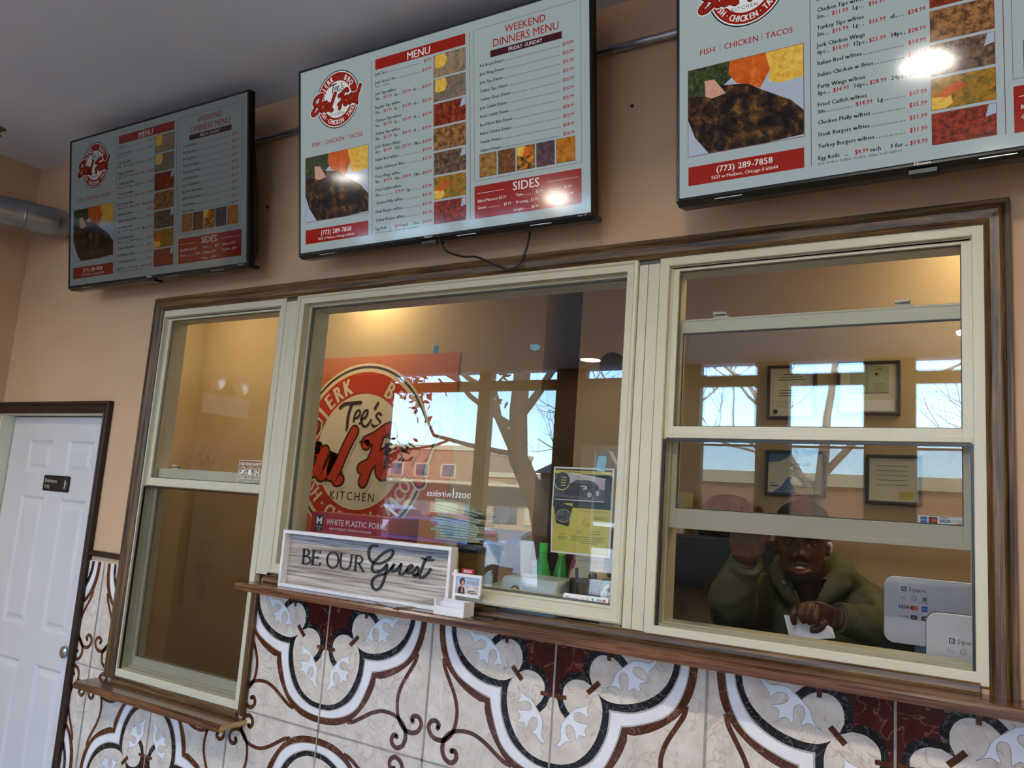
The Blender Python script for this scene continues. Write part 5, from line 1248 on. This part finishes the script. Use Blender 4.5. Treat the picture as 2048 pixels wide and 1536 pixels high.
# raised right arm and hand
ELB1 = (2.672, .37, 1.435); WR1 = (2.792, .150, 1.592)
limb_tube(b, [(2.700, .62, 1.455), (2.675, .50, 1.435), ELB1], [.062, .056, .046], SKIN); limb_tube(b, [ELB1, (2.725, .265, 1.505), WR1], [.050, .044, .031], SKIN)
def hand_chain(p, r): limb_tube(b, p, r, SKIN, n=14, steps=4)
loft(b, [((2.792, .148, 1.585), (.030, 0, 0), (0, .022, 0)), ((2.795, .132, 1.607), (.038, 0, .002), (0, .024, 0)), ((2.799, .112, 1.640), (.046, 0, .004), (0, .020, 0)), ((2.802, .104, 1.668), (.046, 0, .004), (0, .016, 0)), ((2.803, .102, 1.690), (.042, 0, .004), (0, .012, 0))], SKIN)
ball(b, (2.826, .124, 1.632), .024, SKIN, sz=1.35); ball(b, (2.772, .124, 1.628), .018, SKIN, sz=1.5)
for i, (dx, top) in enumerate(((-.034, 1.722), (-.012, 1.742), (.012, 1.750), (.034, 1.740))):
    hand_chain([(2.803 + dx, .103, 1.685), (2.803 + dx * 1.05, .104, 1.712 if i else 1.702), (2.803 + dx * 1.05, .100, top - .010), (2.804 + dx * 1.02, .090, top)], [.0105, .0098, .0092, .0078])
hand_chain([(2.828, .122, 1.632), (2.852, .112, 1.656), (2.862, .104, 1.680), (2.864, .099, 1.700)], [.016, .0125, .0110, .0085])
# left arm across the body, hand closed on a slip of paper
ELB2 = (3.150, .46, 1.405); WR2 = (3.006, .268, 1.450)
limb_tube(b, [(3.030, .64, 1.455), (3.10, .56, 1.43), ELB2], [.062, .056, .046], SKIN); limb_tube(b, [ELB2, (3.075, .36, 1.435), WR2], [.050, .044, .031], SKIN)
loft(b, [((3.008, .270, 1.450), (.002, 0, .027), (.016, .018, 0)), ((2.985, .255, 1.456), (.004, 0, .032), (.018, .018, 0)), ((2.955, .240, 1.466), (.010, 0, .028), (.018, .018, 0)), ((2.930, .232, 1.470), (.012, 0, .022), (.016, .016, 0)), ((2.916, .231, 1.468), (.008, 0, .012), (.01, .012, 0))], SKIN)
for k, mid, tip, rad in (((2.914, .228, 1.466), (2.908, .206, 1.450), (2.911, .214, 1.4235), .0098), ((2.931, .220, 1.476), (2.931, .194, 1.457), (2.940, .206, 1.432), .0102),
                         ((2.949, .222, 1.480), (2.952, .193, 1.457), (2.958, .205, 1.430), .0098), ((2.966, .230, 1.477), (2.972, .204, 1.452), (2.975, .212, 1.430), .0088)):
    hand_chain([k, (Vector(k) + Vector(mid)) / 2 + Vector((0, -.004, .005)), mid, (Vector(mid) + Vector(tip)) / 2 + Vector((0, -.001, 0)), tip], [rad * 1.12, rad * 1.06, rad, rad * .95, rad * .78])
hand_chain([(2.990, .244, 1.438), (2.978, .232, 1.424), (2.962, .226, 1.416), (2.950, .226, 1.414)], [.014, .0125, .0110, .0085])
def skin_pick(c):
    d = c - HC; ca, sa = math.cos(-YAW), math.sin(-YAW); x = ca * d.x - sa * d.y; y = sa * d.x + ca * d.y; z = d.z
    if y < -.06 and abs(x) < .030:
        if -.094 + .014 * (abs(x) / .026) ** 2 < z < -.055 - .010 * (abs(x) / .027) ** 2: return 1
    if y < -.02 and z < -.085 and z > -.13 and abs(x) < .05: return 2
    if y < -.06 and -.057 < z < -.049 and abs(x) < .032: return 2
    if c.z > 1.60 and c.z < 1.70 and c.x < 2.87 and c.y < .125 and c.y > .05: return 3
    return 0
body = remesh(b, 'body', .0036, [SKIN, LIPM, BEARD, PALM], MAN, smooth_it=3, pick=skin_pick)
b = MB(); tp = mat('tooth enamel', 'd8d2c4', rough=.3, c2='dcd7ca', noise=50)
for i in range(8):
    x = (i - 3.5) * .0052; b.add([hx((x - .0024, -.0905 + abs(x) * .18, -.0745)), hx((x + .0024, -.0905 + abs(x) * .18, -.0745)), hx((x + .0025, -.0895 + abs(x) * .18, -.0655)), hx((x - .0025, -.0895 + abs(x) * .18, -.0655))], [(0, 1, 2, 3)], tp)
hold(b.build('teeth'))
b = MB()
for s in (-1, 1): ball(b, hx((s * .031, -.0735, .003)), .0110, mat('eye white', 'b9b2a8', rough=.15, c2='c2bbb1', noise=40), n=20)
eyes = hold(b.build('eyes', smooth=True))
b = MB()
for s in (-1, 1): ball(b, hx((s * .031 + .001, -.0828, .001)), .0040, mat('dark iris', '140c08', rough=.1), n=14)
b.build('iris', eyes, smooth=True)
b = MB()
for s in (-1, 1):   # half closed lids
    v = []; f = []
    for i in range(9):
        for j in range(7):
            a = PI * (i / 8 - .5) * 1.0; e = math.radians(-8 + 78 * j / 6)
            v.append(hx((s * .031 + .0128 * math.sin(a) * math.cos(e * .6), -.0735 - .0122 * math.cos(a) * math.cos(e), .003 + .0122 * math.sin(e))))
    for i in range(8):
        for j in range(6): f.append((i * 7 + j, i * 7 + j + 1, (i + 1) * 7 + j + 1, (i + 1) * 7 + j))
    b.add(v, f, SKIN)
    b.tube([hx((s * .031 + dx, -.0735 - .0125 * math.cos(dx / .0125 * 1.2), -.0065)) for dx in (-.010, -.005, 0, .005, .010)], .0035, SKIN, n=8)
hold(b.build('eyelids', smooth=True))
# cap
b = MB(); CAPM = mat('black knit cap', '111113', c2='18181b', noise=70, rough=.85, bump=.6)
for r in range(1):
    rings = []
    for z, k in ((.040, 1.06), (.052, 1.09), (.070, 1.09), (.088, 1.10), (.104, 1.12), (.118, 1.18), (.128, 1.5)):
        w, yf, yb = interp(min(z, .1239)); yc = (yf + yb) / 2; hd = (yb - yf) / 2
        c = hx((0, yc, z + .006 + (.004 if z > .12 else 0))); ca, sa = math.cos(YAW), math.sin(YAW)
        rings.append((c, Vector((ca, sa, 0)) * w * k, Vector((-sa, ca, 0)) * hd * k))
    loft(b, rings, CAPM, 40)
hold(b.build('cap', smooth=True))
# hoodie
b = MB()
loft(b, [((2.868, .63, 1.515), (.085, 0, 0), (0, .07, .0)), ((2.867, .638, 1.500), (.150, 0, 0), (0, .088, .01)), ((2.866, .645, 1.470), (.200, 0, 0), (0, .110, .01)), ((2.865, .65, 1.42), (.215, 0, 0), (0, .135, 0)), ((2.864, .655, 1.32), (.215, 0, 0), (0, .15, 0)), ((2.862, .665, 1.18), (.205, 0, 0), (0, .15, 0)), ((2.86, .68, 1.04), (.200, 0, 0), (0, .15, 0)),
         ((2.86, .69, .92), (.205, 0, 0), (0, .15, 0)), ((2.86, .69, .86), (.195, 0, 0), (0, .14, 0))], OLIVE, 40)
limb_tube(b, [(2.720, .63, 1.455), (2.690, .52, 1.435), (2.682, .385, 1.425)], [.088, .085, .078], OLIVE); limb_tube(b, [(2.684, .40, 1.425), (2.712, .295, 1.470), (2.752, .215, 1.535), (2.780, .168, 1.575)], [.078, .072, .058, .044], OLIVE)
limb_tube(b, [(3.015, .64, 1.455), (3.085, .56, 1.430), (3.135, .47, 1.405)], [.088, .085, .074], OLIVE); limb_tube(b, [(3.142, .475, 1.405), (3.090, .385, 1.428), (3.045, .315, 1.445), (3.022, .286, 1.449)], [.074, .062, .048, .040], OLIVE)
# hood lying round the neck
limb_tube(b, [(2.900, .490, 1.425), (2.835, .480, 1.492), (2.795, .535, 1.548), (2.805, .64, 1.575), (2.868, .70, 1.575), (2.945, .645, 1.560), (2.962, .535, 1.535), (2.925, .480, 1.482), (2.905, .490, 1.425)], [.020, .030, .040, .050, .056, .050, .040, .030, .020], OLIVE, steps=6)
limb_tube(b, [(2.975, .56, 1.545), (3.000, .63, 1.520), (2.94, .74, 1.50), (2.868, .765, 1.49), (2.79, .74, 1.50), (2.745, .65, 1.52)], [.034, .042, .05, .055, .05, .03], OLIVE)
def hood_cut(c):
    # open neck and zip opening in front, open cuffs
    if c.z > 1.395 and c.y < .56 and abs(c.x - 2.888) < (c.z - 1.395) * .36 and c.z < 1.54 : return True
    return False
def folds(c):
    d1 = (c - Vector((2.69, .45, 1.43))).length; d2 = (c - Vector((3.10, .46, 1.42))).length
    k = 0
    if c.z > 1.2 and (c.x > 2.99 or c.x < 2.76):
        k = .0045 * math.sin(c.x * 95 + c.z * 70 + c.y * 40 + 1.5 * math.sin(c.z * 40)) * math.exp(-min(d1, d2) / .22)
    return k + .0015 * math.sin(c.x * 60 - c.z * 85 + 2 * math.sin(c.y * 30))
hood = remesh(b, 'hoodie', .0055, [OLIVE], MAN, smooth_it=5, cut=hood_cut, wave=folds)
b = MB(); cuffm = mat('olive ribbed cuff', '4c4e3a', c2='575944', noise=40, rough=.9, stretch=(8, 8, 1), bump=.6)
def cuff(p, d, r):
    p = Vector(p); d = Vector(d).normalized()
    b.tube([p - d * .020, p, p + d * .018, p + d * .020, p + d * .016, p - d * .01], [r * 1.02, r * 1.03, r, r * .95, r * .90, r * .88], cuffm, n=26, caps=False)
cuff((2.783, .166, 1.578), (.12, -.23, .17), .047); cuff((3.024, .288, 1.449), (-.12, -.17, .02), .043)
hold(b.build('cuffs', smooth=True))
b = MB(); SHIRT = mat('black undershirt', '0e0d10', c2='151418', noise=40, rough=.9)
loft(b, [((2.87, .625, 1.470), (.09, 0, 0), (0, .075, .0)), ((2.868, .638, 1.445), (.15, 0, 0), (0, .10, .01)), ((2.866, .648, 1.40), (.185, 0, 0), (0, .125, 0)), ((2.864, .655, 1.30), (.19, 0, 0), (0, .13, 0)), ((2.862, .668, 1.10), (.18, 0, 0), (0, .13, 0))], SHIRT, 40)
hold(b.build('undershirt', smooth=True))
b = MB(); ZM = mat('zip metal', 'a9a69a', rough=.3, metal=.8, c2='b8b5aa', noise=60)
b.tube(smooth_path([(2.853, .452, 1.500), (2.868, .462, 1.460), (2.885, .478, 1.42), (2.893, .492, 1.395)], 4), .0028, ZM, n=6); b.tube([(2.893, .499, 1.395), (2.893, .500, 1.20), (2.89, .512, 1.0)], .003, ZM, n=6)
b.lathe([(.0055, -.002), (.007, 0), (.0055, .002), (.004, 0)], (2.823, .446, 1.520), ZM, axis='y', n=14); hold(b.build('zipper'))
b = MB(); CO = mat('white drawcord', 'c9c9c4', rough=.7, c2='d2d2cc', noise=80)
b.tube(smooth_path([(2.868, .470, 1.440), (2.876, .480, 1.40), (2.882, .492, 1.365), (2.885, .496, 1.335)], 4), .0022, CO, n=6); b.tube(smooth_path([(2.912, .476, 1.44), (2.907, .484, 1.40), (2.905, .492, 1.368), (2.909, .496, 1.33)], 4), .0022, CO, n=6); hold(b.build('drawcords'))
b = MB(); DEN = mat('dark trousers', '15171c', c2='1c1f26', noise=30, rough=.9)
loft(b, [((2.86, .69, 1.0), (.175, 0, 0), (0, .125, 0)), ((2.86, .69, .92), (.18, 0, 0), (0, .13, 0)), ((2.86, .69, .84), (.185, 0, 0), (0, .125, 0))], DEN)
for s in (-1, 1): limb_tube(b, [(2.86 + s * .088, .69, .92), (2.86 + s * .10, .66, .50), (2.86 + s * .105, .70, .10)], [.112, .082, .066], DEN)
hold(b.build('trousers', smooth=True))
b = MB()
for s in (-1, 1): limb_tube(b, [(2.86 + s * .105, .745, .055), (2.86 + s * .115, .62, .050), (2.86 + s * .12, .485, .036)], [.054, .053, .035], BLACK)
hold(b.build('shoes', smooth=True))
T = thing('wireless_earbud', 'white wireless earbud in the left ear of the man', 'earbud', hx((.080, -.006, .002)))
b = MB(); ball(b, (0, 0, 0), .0085, mat('white earbud plastic', 'e4e4e2', rough=.25, c2='eaeae8', noise=60)); limb_tube(b, [(.003, -.004, .002), (.006, -.007, -.006), (.006, -.008, -.022)], [.0042, .0040, .0034], _mats['white earbud plastic'], n=10); b.build('bud_and_stem', T, smooth=True)
T = thing('paper_slip', 'white paper slip held in the fist of the man', 'paper', (2.95, .224, 1.42))
b = MB(); P = [(-.071, .001, .025), (-.056, .0, -.029), (.010, -.002, -.030), (.067, .004, -.019), (.058, .010, .006), (.03, .004, .02), (-.02, .002, .026)]
b.add([Vector(p) for p in P] + [Vector(p) + Vector((0, .0006, 0)) for p in P], [tuple(range(7)), tuple(range(13, 6, -1))] + [(i, i + 7, (i + 1) % 7 + 7, (i + 1) % 7) for i in range(7)], CARDW)
b.build('sheet', T)

# ================================================================ the street outside the storefront (seen mirrored in the windows)
ASPH = mat('asphalt', '8f8c86', c2='9c9993', noise=3, rough=.9)
WALKM = mat('sidewalk concrete', 'a8a39a', c2='b8b3aa', noise=2, rough=.9)
b = MB(); b.box(-160, 80, -130, -6.2, -.14, -.06, ASPH); struct(b.build('ground_street'))
b = MB(); b.box(-40, 30, -9.9, -6.1, -.06, -.02, WALKM); struct(b.build('ground_sidewalk'))
def brick(name, c, c2, mortar, s=6):
    m = mat(name, c, rough=.85)
    N = m.node_tree.nodes; L = m.node_tree.links; tc = N.new('ShaderNodeTexCoord'); mp = N.new('ShaderNodeMapping'); mp.inputs['Rotation'].default_value = (PI / 2, 0, 0)
    br = N.new('ShaderNodeTexBrick'); br.inputs['Scale'].default_value = s; br.inputs['Color1'].default_value = (*col(c), 1); br.inputs['Color2'].default_value = (*col(c2), 1); br.inputs['Mortar'].default_value = (*col(mortar), 1)
    L.new(tc.outputs['Object'], mp.inputs[0]); L.new(mp.outputs[0], br.inputs[0]); L.new(br.outputs[0], N['Principled BSDF'].inputs['Base Color']); return m
BK1 = brick('tan brick', 'a3724c', 'b58560', 'b8a48c', 3); BK2 = brick('red brick', '9c5a40', 'b06a4e', 'c0a48e', 4)
STONE = mat('cream stone', 'd0bb93', c2='dcc9a4', noise=1, rough=.8); WINP = mat('far window pane', '39434c', c2='66727c', noise=.7, rough=.15); DARKB = mat('dark sign band', '2c2422', c2='362c2a', noise=1, rough=.6)
def building(name, label, x0, x1, y, z1, wallm, deep, floors, wx, cop=.5):
    T = thing(name, label, 'building', ((x0 + x1) / 2, y, -.06), group='buildings across the street')
    w = (x1 - x0) / 2; b = MB(); b.box(-w, w, -deep, 0, 0, z1, wallm); b.build('wall', T)
    b = MB(); b.box(-w - .15, w + .15, -deep, .15, z1, z1 + cop, STONE); b.build('roof', T)
    for z in floors:
        n = int(2 * w / wx)
        for i in range(n):
            x = -w + wx * (i + .5)
            f = MB(); f.box(x - wx * .28, x + wx * .28, 0, .06, z, z + 1.5, STONE); fo = f.build('window', T)
            f = MB(); f.box(x - wx * .22, x + wx * .22, .06, .08, z + .12, z + 1.38, WINP); f.build('pane', fo)
    return T
building('brick_building', 'long tan brick building with a cream roof edge behind the shops', -88, -47, -70, 7.6, BK1, 12, (4.6,), 3.6)
building('brick_building', 'lower tan brick building right of the long one', -46, -24, -71, 5.0, BK1, 10, (3.0,), 3.2)
T = building('shop_building', 'single storey shop row with a dark sign band', -64, -18, -60, 3.7, mat('shop front plaster', 'b99a78', c2='c7aa88', noise=.6, rough=.8), 8, (), 3, cop=.25)
b = MB(); b.box(-23, 20, 0, .25, 2.1, 3.6, DARKB); b.build('sign_band', T)
b = MB()
for i in range(13): x = -22 + i * 3.2; b.box(x, x + 2.4, .02, .1, .5, 2.0, WINP if i % 3 else mat('lit shop window', 'd8c49a', rough=.5))
b.build('shop_windows', T)
b = MB(); b.xf = lambda p: Vector((-p.x, p.y, p.z)); b.text('boost', .6, 2.45, 1.0, .27, mat('white sign letters', 'e8e6e0', rough=.5), align='R', bold=.02); b.rect(.75, .87, 2.4, 3.3, .27, _mats['white sign letters']); b.text('wireless', 1.0, 2.45, .85, .27, _mats['white sign letters'], bold=.02); b.build('sign_lettering', T)
b = MB(); b.box(-15.2, -10.2, .25, .35, 2.4, 3.4, _mats['white sign letters']); b.box(-14.8, -12.6, .36, .37, 2.8, 3.2, CRED); b.build('box_sign', T)
building('brick_building', 'red brick shop with a pale coping directly opposite the storefront', -5.2, 9, -22, 3.0, BK2, 8, (), 3, cop=.35)
b = MB(); b.box(-11, -7.5, -30, -22.5, -.06, 3.0, mat('dark garage siding', '2f2724', c2='3a302c', noise=1, rough=.8)); b.extr([(-30.2, 3.0), (-22.3, 3.0), (-26, 4.2)], -11.2, -7.3, DARKB)
tag(b.build('garage'), 'dark gabled garage left of the red brick shop', 'building', 'buildings across the street')
BARK = mat('tree bark', '3d332b', c2='55483c', noise=8, rough=.9); LEAF = mat('russet leaves', '4d2a1c', c2='6b3a22', noise=3, rough=.8); TWIG = mat('pale bare twigs', '8a7460', c2='a08a74', noise=4, rough=.9)
def limb(b, p, d, L, r, depth, rng, tips, m, spread=.5, up=.15):
    P = [Vector(p)]; k = 5
    for i in range(k):
        d = (d + Vector((rng.uniform(-.16, .16), rng.uniform(-.16, .16), rng.uniform(-.05, .12) + up * .3))).normalized(); P.append(P[-1] + d * L / k)
    b.tube(P, [r * (1 - .45 * i / k) for i in range(k + 1)], m, n=7 if depth > 1 else 5)
    if depth <= 1: tips.append((P[-1], d)); tips.append((P[3], d))
    if depth > 0:
        for i in range(3 if depth > 1 else 3):
            a = rng.uniform(0, 2 * PI); e = rng.uniform(.45, .95)
            u = d.orthogonal().normalized(); w = d.cross(u)
            nd = (d + (u * math.cos(a) + w * math.sin(a)) * e * (1 + spread)).normalized()
            limb(b, P[rng.choice((3, 4, 5))], nd, L * rng.uniform(.55, .75), r * .5, depth - 1, rng, tips, m, spread, up)
def tree(x, y, base, h, r, seed, leaves, label, lean, first, m):
    rng = random.Random(seed)
    T = thing('street_tree', label, 'tree', (x, y, -.04), group='street trees')
    b = MB(); tips = []
    tr = [Vector(base)] + [Vector(q) for q in lean]
    b.tube(tr, [r * (1 - .35 * i / (len(tr) - 1)) for i in range(len(tr))], m, n=12)
    for p, d, L, rr, dep in first: limb(b, p, Vector(d).normalized(), L, rr, dep, rng, tips, m)
    b.build('trunk_and_branches', T, smooth=True)
    if leaves:
        b = MB()
        for p, d in tips:
            for i in range(leaves):
                c = p + Vector((rng.gauss(0, .13), rng.gauss(0, .13), rng.gauss(-.03, .12))); s = rng.uniform(.05, .10)
                u = Vector((rng.uniform(-1, 1), rng.uniform(-1, 1), rng.uniform(-1, 1))).normalized(); w = u.orthogonal().normalized()
                b.add([c - u * s, c + w * s * .5, c + u * s, c - w * s * .5], [(0, 1, 2, 3)], LEAF)
        f = b.build('foliage', T); f['kind'] = 'stuff'
tree(-2.75, -9.0, (0, 0, 0), 3, .20, 5, 12, 'leaning street tree with russet leaves before the storefront', [(-.12, 0, 1.0), (-.35, 0, 1.8), (-.80, 0, 2.55), (-.86, 0, 3.3), (-.82, 0, 4.4)],
     [((-.45, 0, 2.0), (-.75, 0, .8), 1.9, .10, 2), ((-.84, 0, 3.2), (.7, .1, .5), 1.5, .08, 2), ((-.82, 0, 4.3), (-.2, 0, 1), 1.8, .10, 2), ((-.85, 0, 3.0), (-.9, -.1, .35), 1.8, .06, 2), ((-.8, 0, 2.6), (-1, .2, .1), 1.5, .05, 2), ((-.83, 0, 3.9), (-.8, .2, .7), 1.7, .07, 2)], BARK)
for n, (x, y, sd) in enumerate(((.2, -13.0, 11), (5.2, -15.5, 12), (-5.2, -17.5, 13))):
    tree(x, y, (0, 0, 0), 4, .14, sd, 0, ('bare street tree before the middle of the red brick shop', 'bare street tree at the right end of the red brick shop', 'bare street tree left of the red brick shop')[n],
         [(.05, 0, 1.2), (.02, .05, 2.4), (.1, 0, 3.4)], [((.02, .05, 2.2), (-.6, .1, .8), 2.4, .07, 4), ((.06, .02, 2.7), (.6, -.1, .8), 2.2, .07, 4), ((.1, 0, 3.3), (.0, .1, 1), 2.2, .08, 4), ((.04, .04, 2.5), (-.9, -.2, .35), 2.0, .05, 3)], TWIG)
TYRE = mat('tyre rubber', '131314', rough=.7, c2='19191a', noise=30); RIM = mat('alloy rim', 'a7aaae', c2='b6b9bc', noise=20, rough=.3, metal=.8); CGL = mat('car window', '15191d', rough=.08, c2='1c2126', noise=3)
def car(x, y, paint, suv, flip, label):
    T = thing('parked_car', label, 'car', (x, y, -.06), (0, 0, PI if flip else 0), group='cars parked in the street')
    h = .22 if suv else 0
    body = [(-2.15, .35), (-2.2, .62), (-2.1, .85 + h), (-1.3, .95 + h), (1.0, .96 + h), (1.9, .82 + h), (2.2, .66), (2.2, .38), (1.75, .32), (-1.75, .32)]
    b = MB(); b.prism(body, -.85, .85, paint); cab = [(-1.75 if suv else -1.35, .92 + h), (-1.55 if suv else -.95, 1.40 + h), (.25, 1.42 + h), (1.05, .93 + h)]
    b.prism(cab, -.70, .70, paint); b.build('body', T, bevel=.06)
    b = MB()
    for s in (-1, 1): b.prism([(c[0] * .93 - .02, c[1] + (.03 if i in (0, 3) else -.07)) for i, c in enumerate(cab)], s * .705, s * .712, CGL)
    b.build('side_windows', T)
    b = MB(); b.add([(.30, -.62, 1.38 + h), (.30, .62, 1.38 + h), (1.02, .66, .99 + h), (1.02, -.66, .99 + h)], [(0, 1, 2, 3)], CGL); b.build('windscreen', T)
    for wx in (-1.35, 1.4):
        for s in (-1, 1):
            b = MB(); b.lathe([(.33, -.1), (.34, 0), (.33, .1), (.22, .11), (.22, -.11)], (wx, s * .78, .34), TYRE, axis='y', n=24); w = b.build('wheel', T)
            b = MB(); b.lathe([(.22, -.112), (.22, .112), (.05, .118), (.05, -.118)], (wx, s * .78, .34), RIM, axis='y', n=20); b.build('rim', w)
car(-8.9, -14.2, mat('dark blue car paint', '2a3566', c2='303c70', noise=2, rough=.2, coat=.6), False, False, 'dark blue sedan parked opposite the storefront')
car(-4.1, -12.4, mat('white car paint', 'd9dbdd', c2='e0e2e4', noise=2, rough=.2, coat=.6), True, True, 'white sport utility car parked near the leaning tree')
car(-13.6, -18.0, mat('silver car paint', 'b4b6ba', c2='bec0c4', noise=2, rough=.2, coat=.6), True, False, 'silver car parked behind the dark blue sedan')
car(-17.5, -26.0, mat('red car paint', 'a83028', c2='b0362e', noise=2, rough=.2, coat=.6), False, True, 'red sedan parked far off behind the silver car')
for n, (x, y) in enumerate(((-7.35, -10.2), (-5.0, -10.2))):
    b = MB(); b.lathe([(.085, 0), (.085, .92), (.07, .99), (.002, 1.02)], (x, y, -.06), mat('bollard yellow', 'd8b01c', c2='e0ba2a', noise=5, rough=.5), n=20)
    tag(b.build('bollard', smooth=True), ('yellow bollard at the far left of the kerb', 'yellow bollard nearer the leaning tree')[n], 'bollard', 'yellow bollards at the kerb')
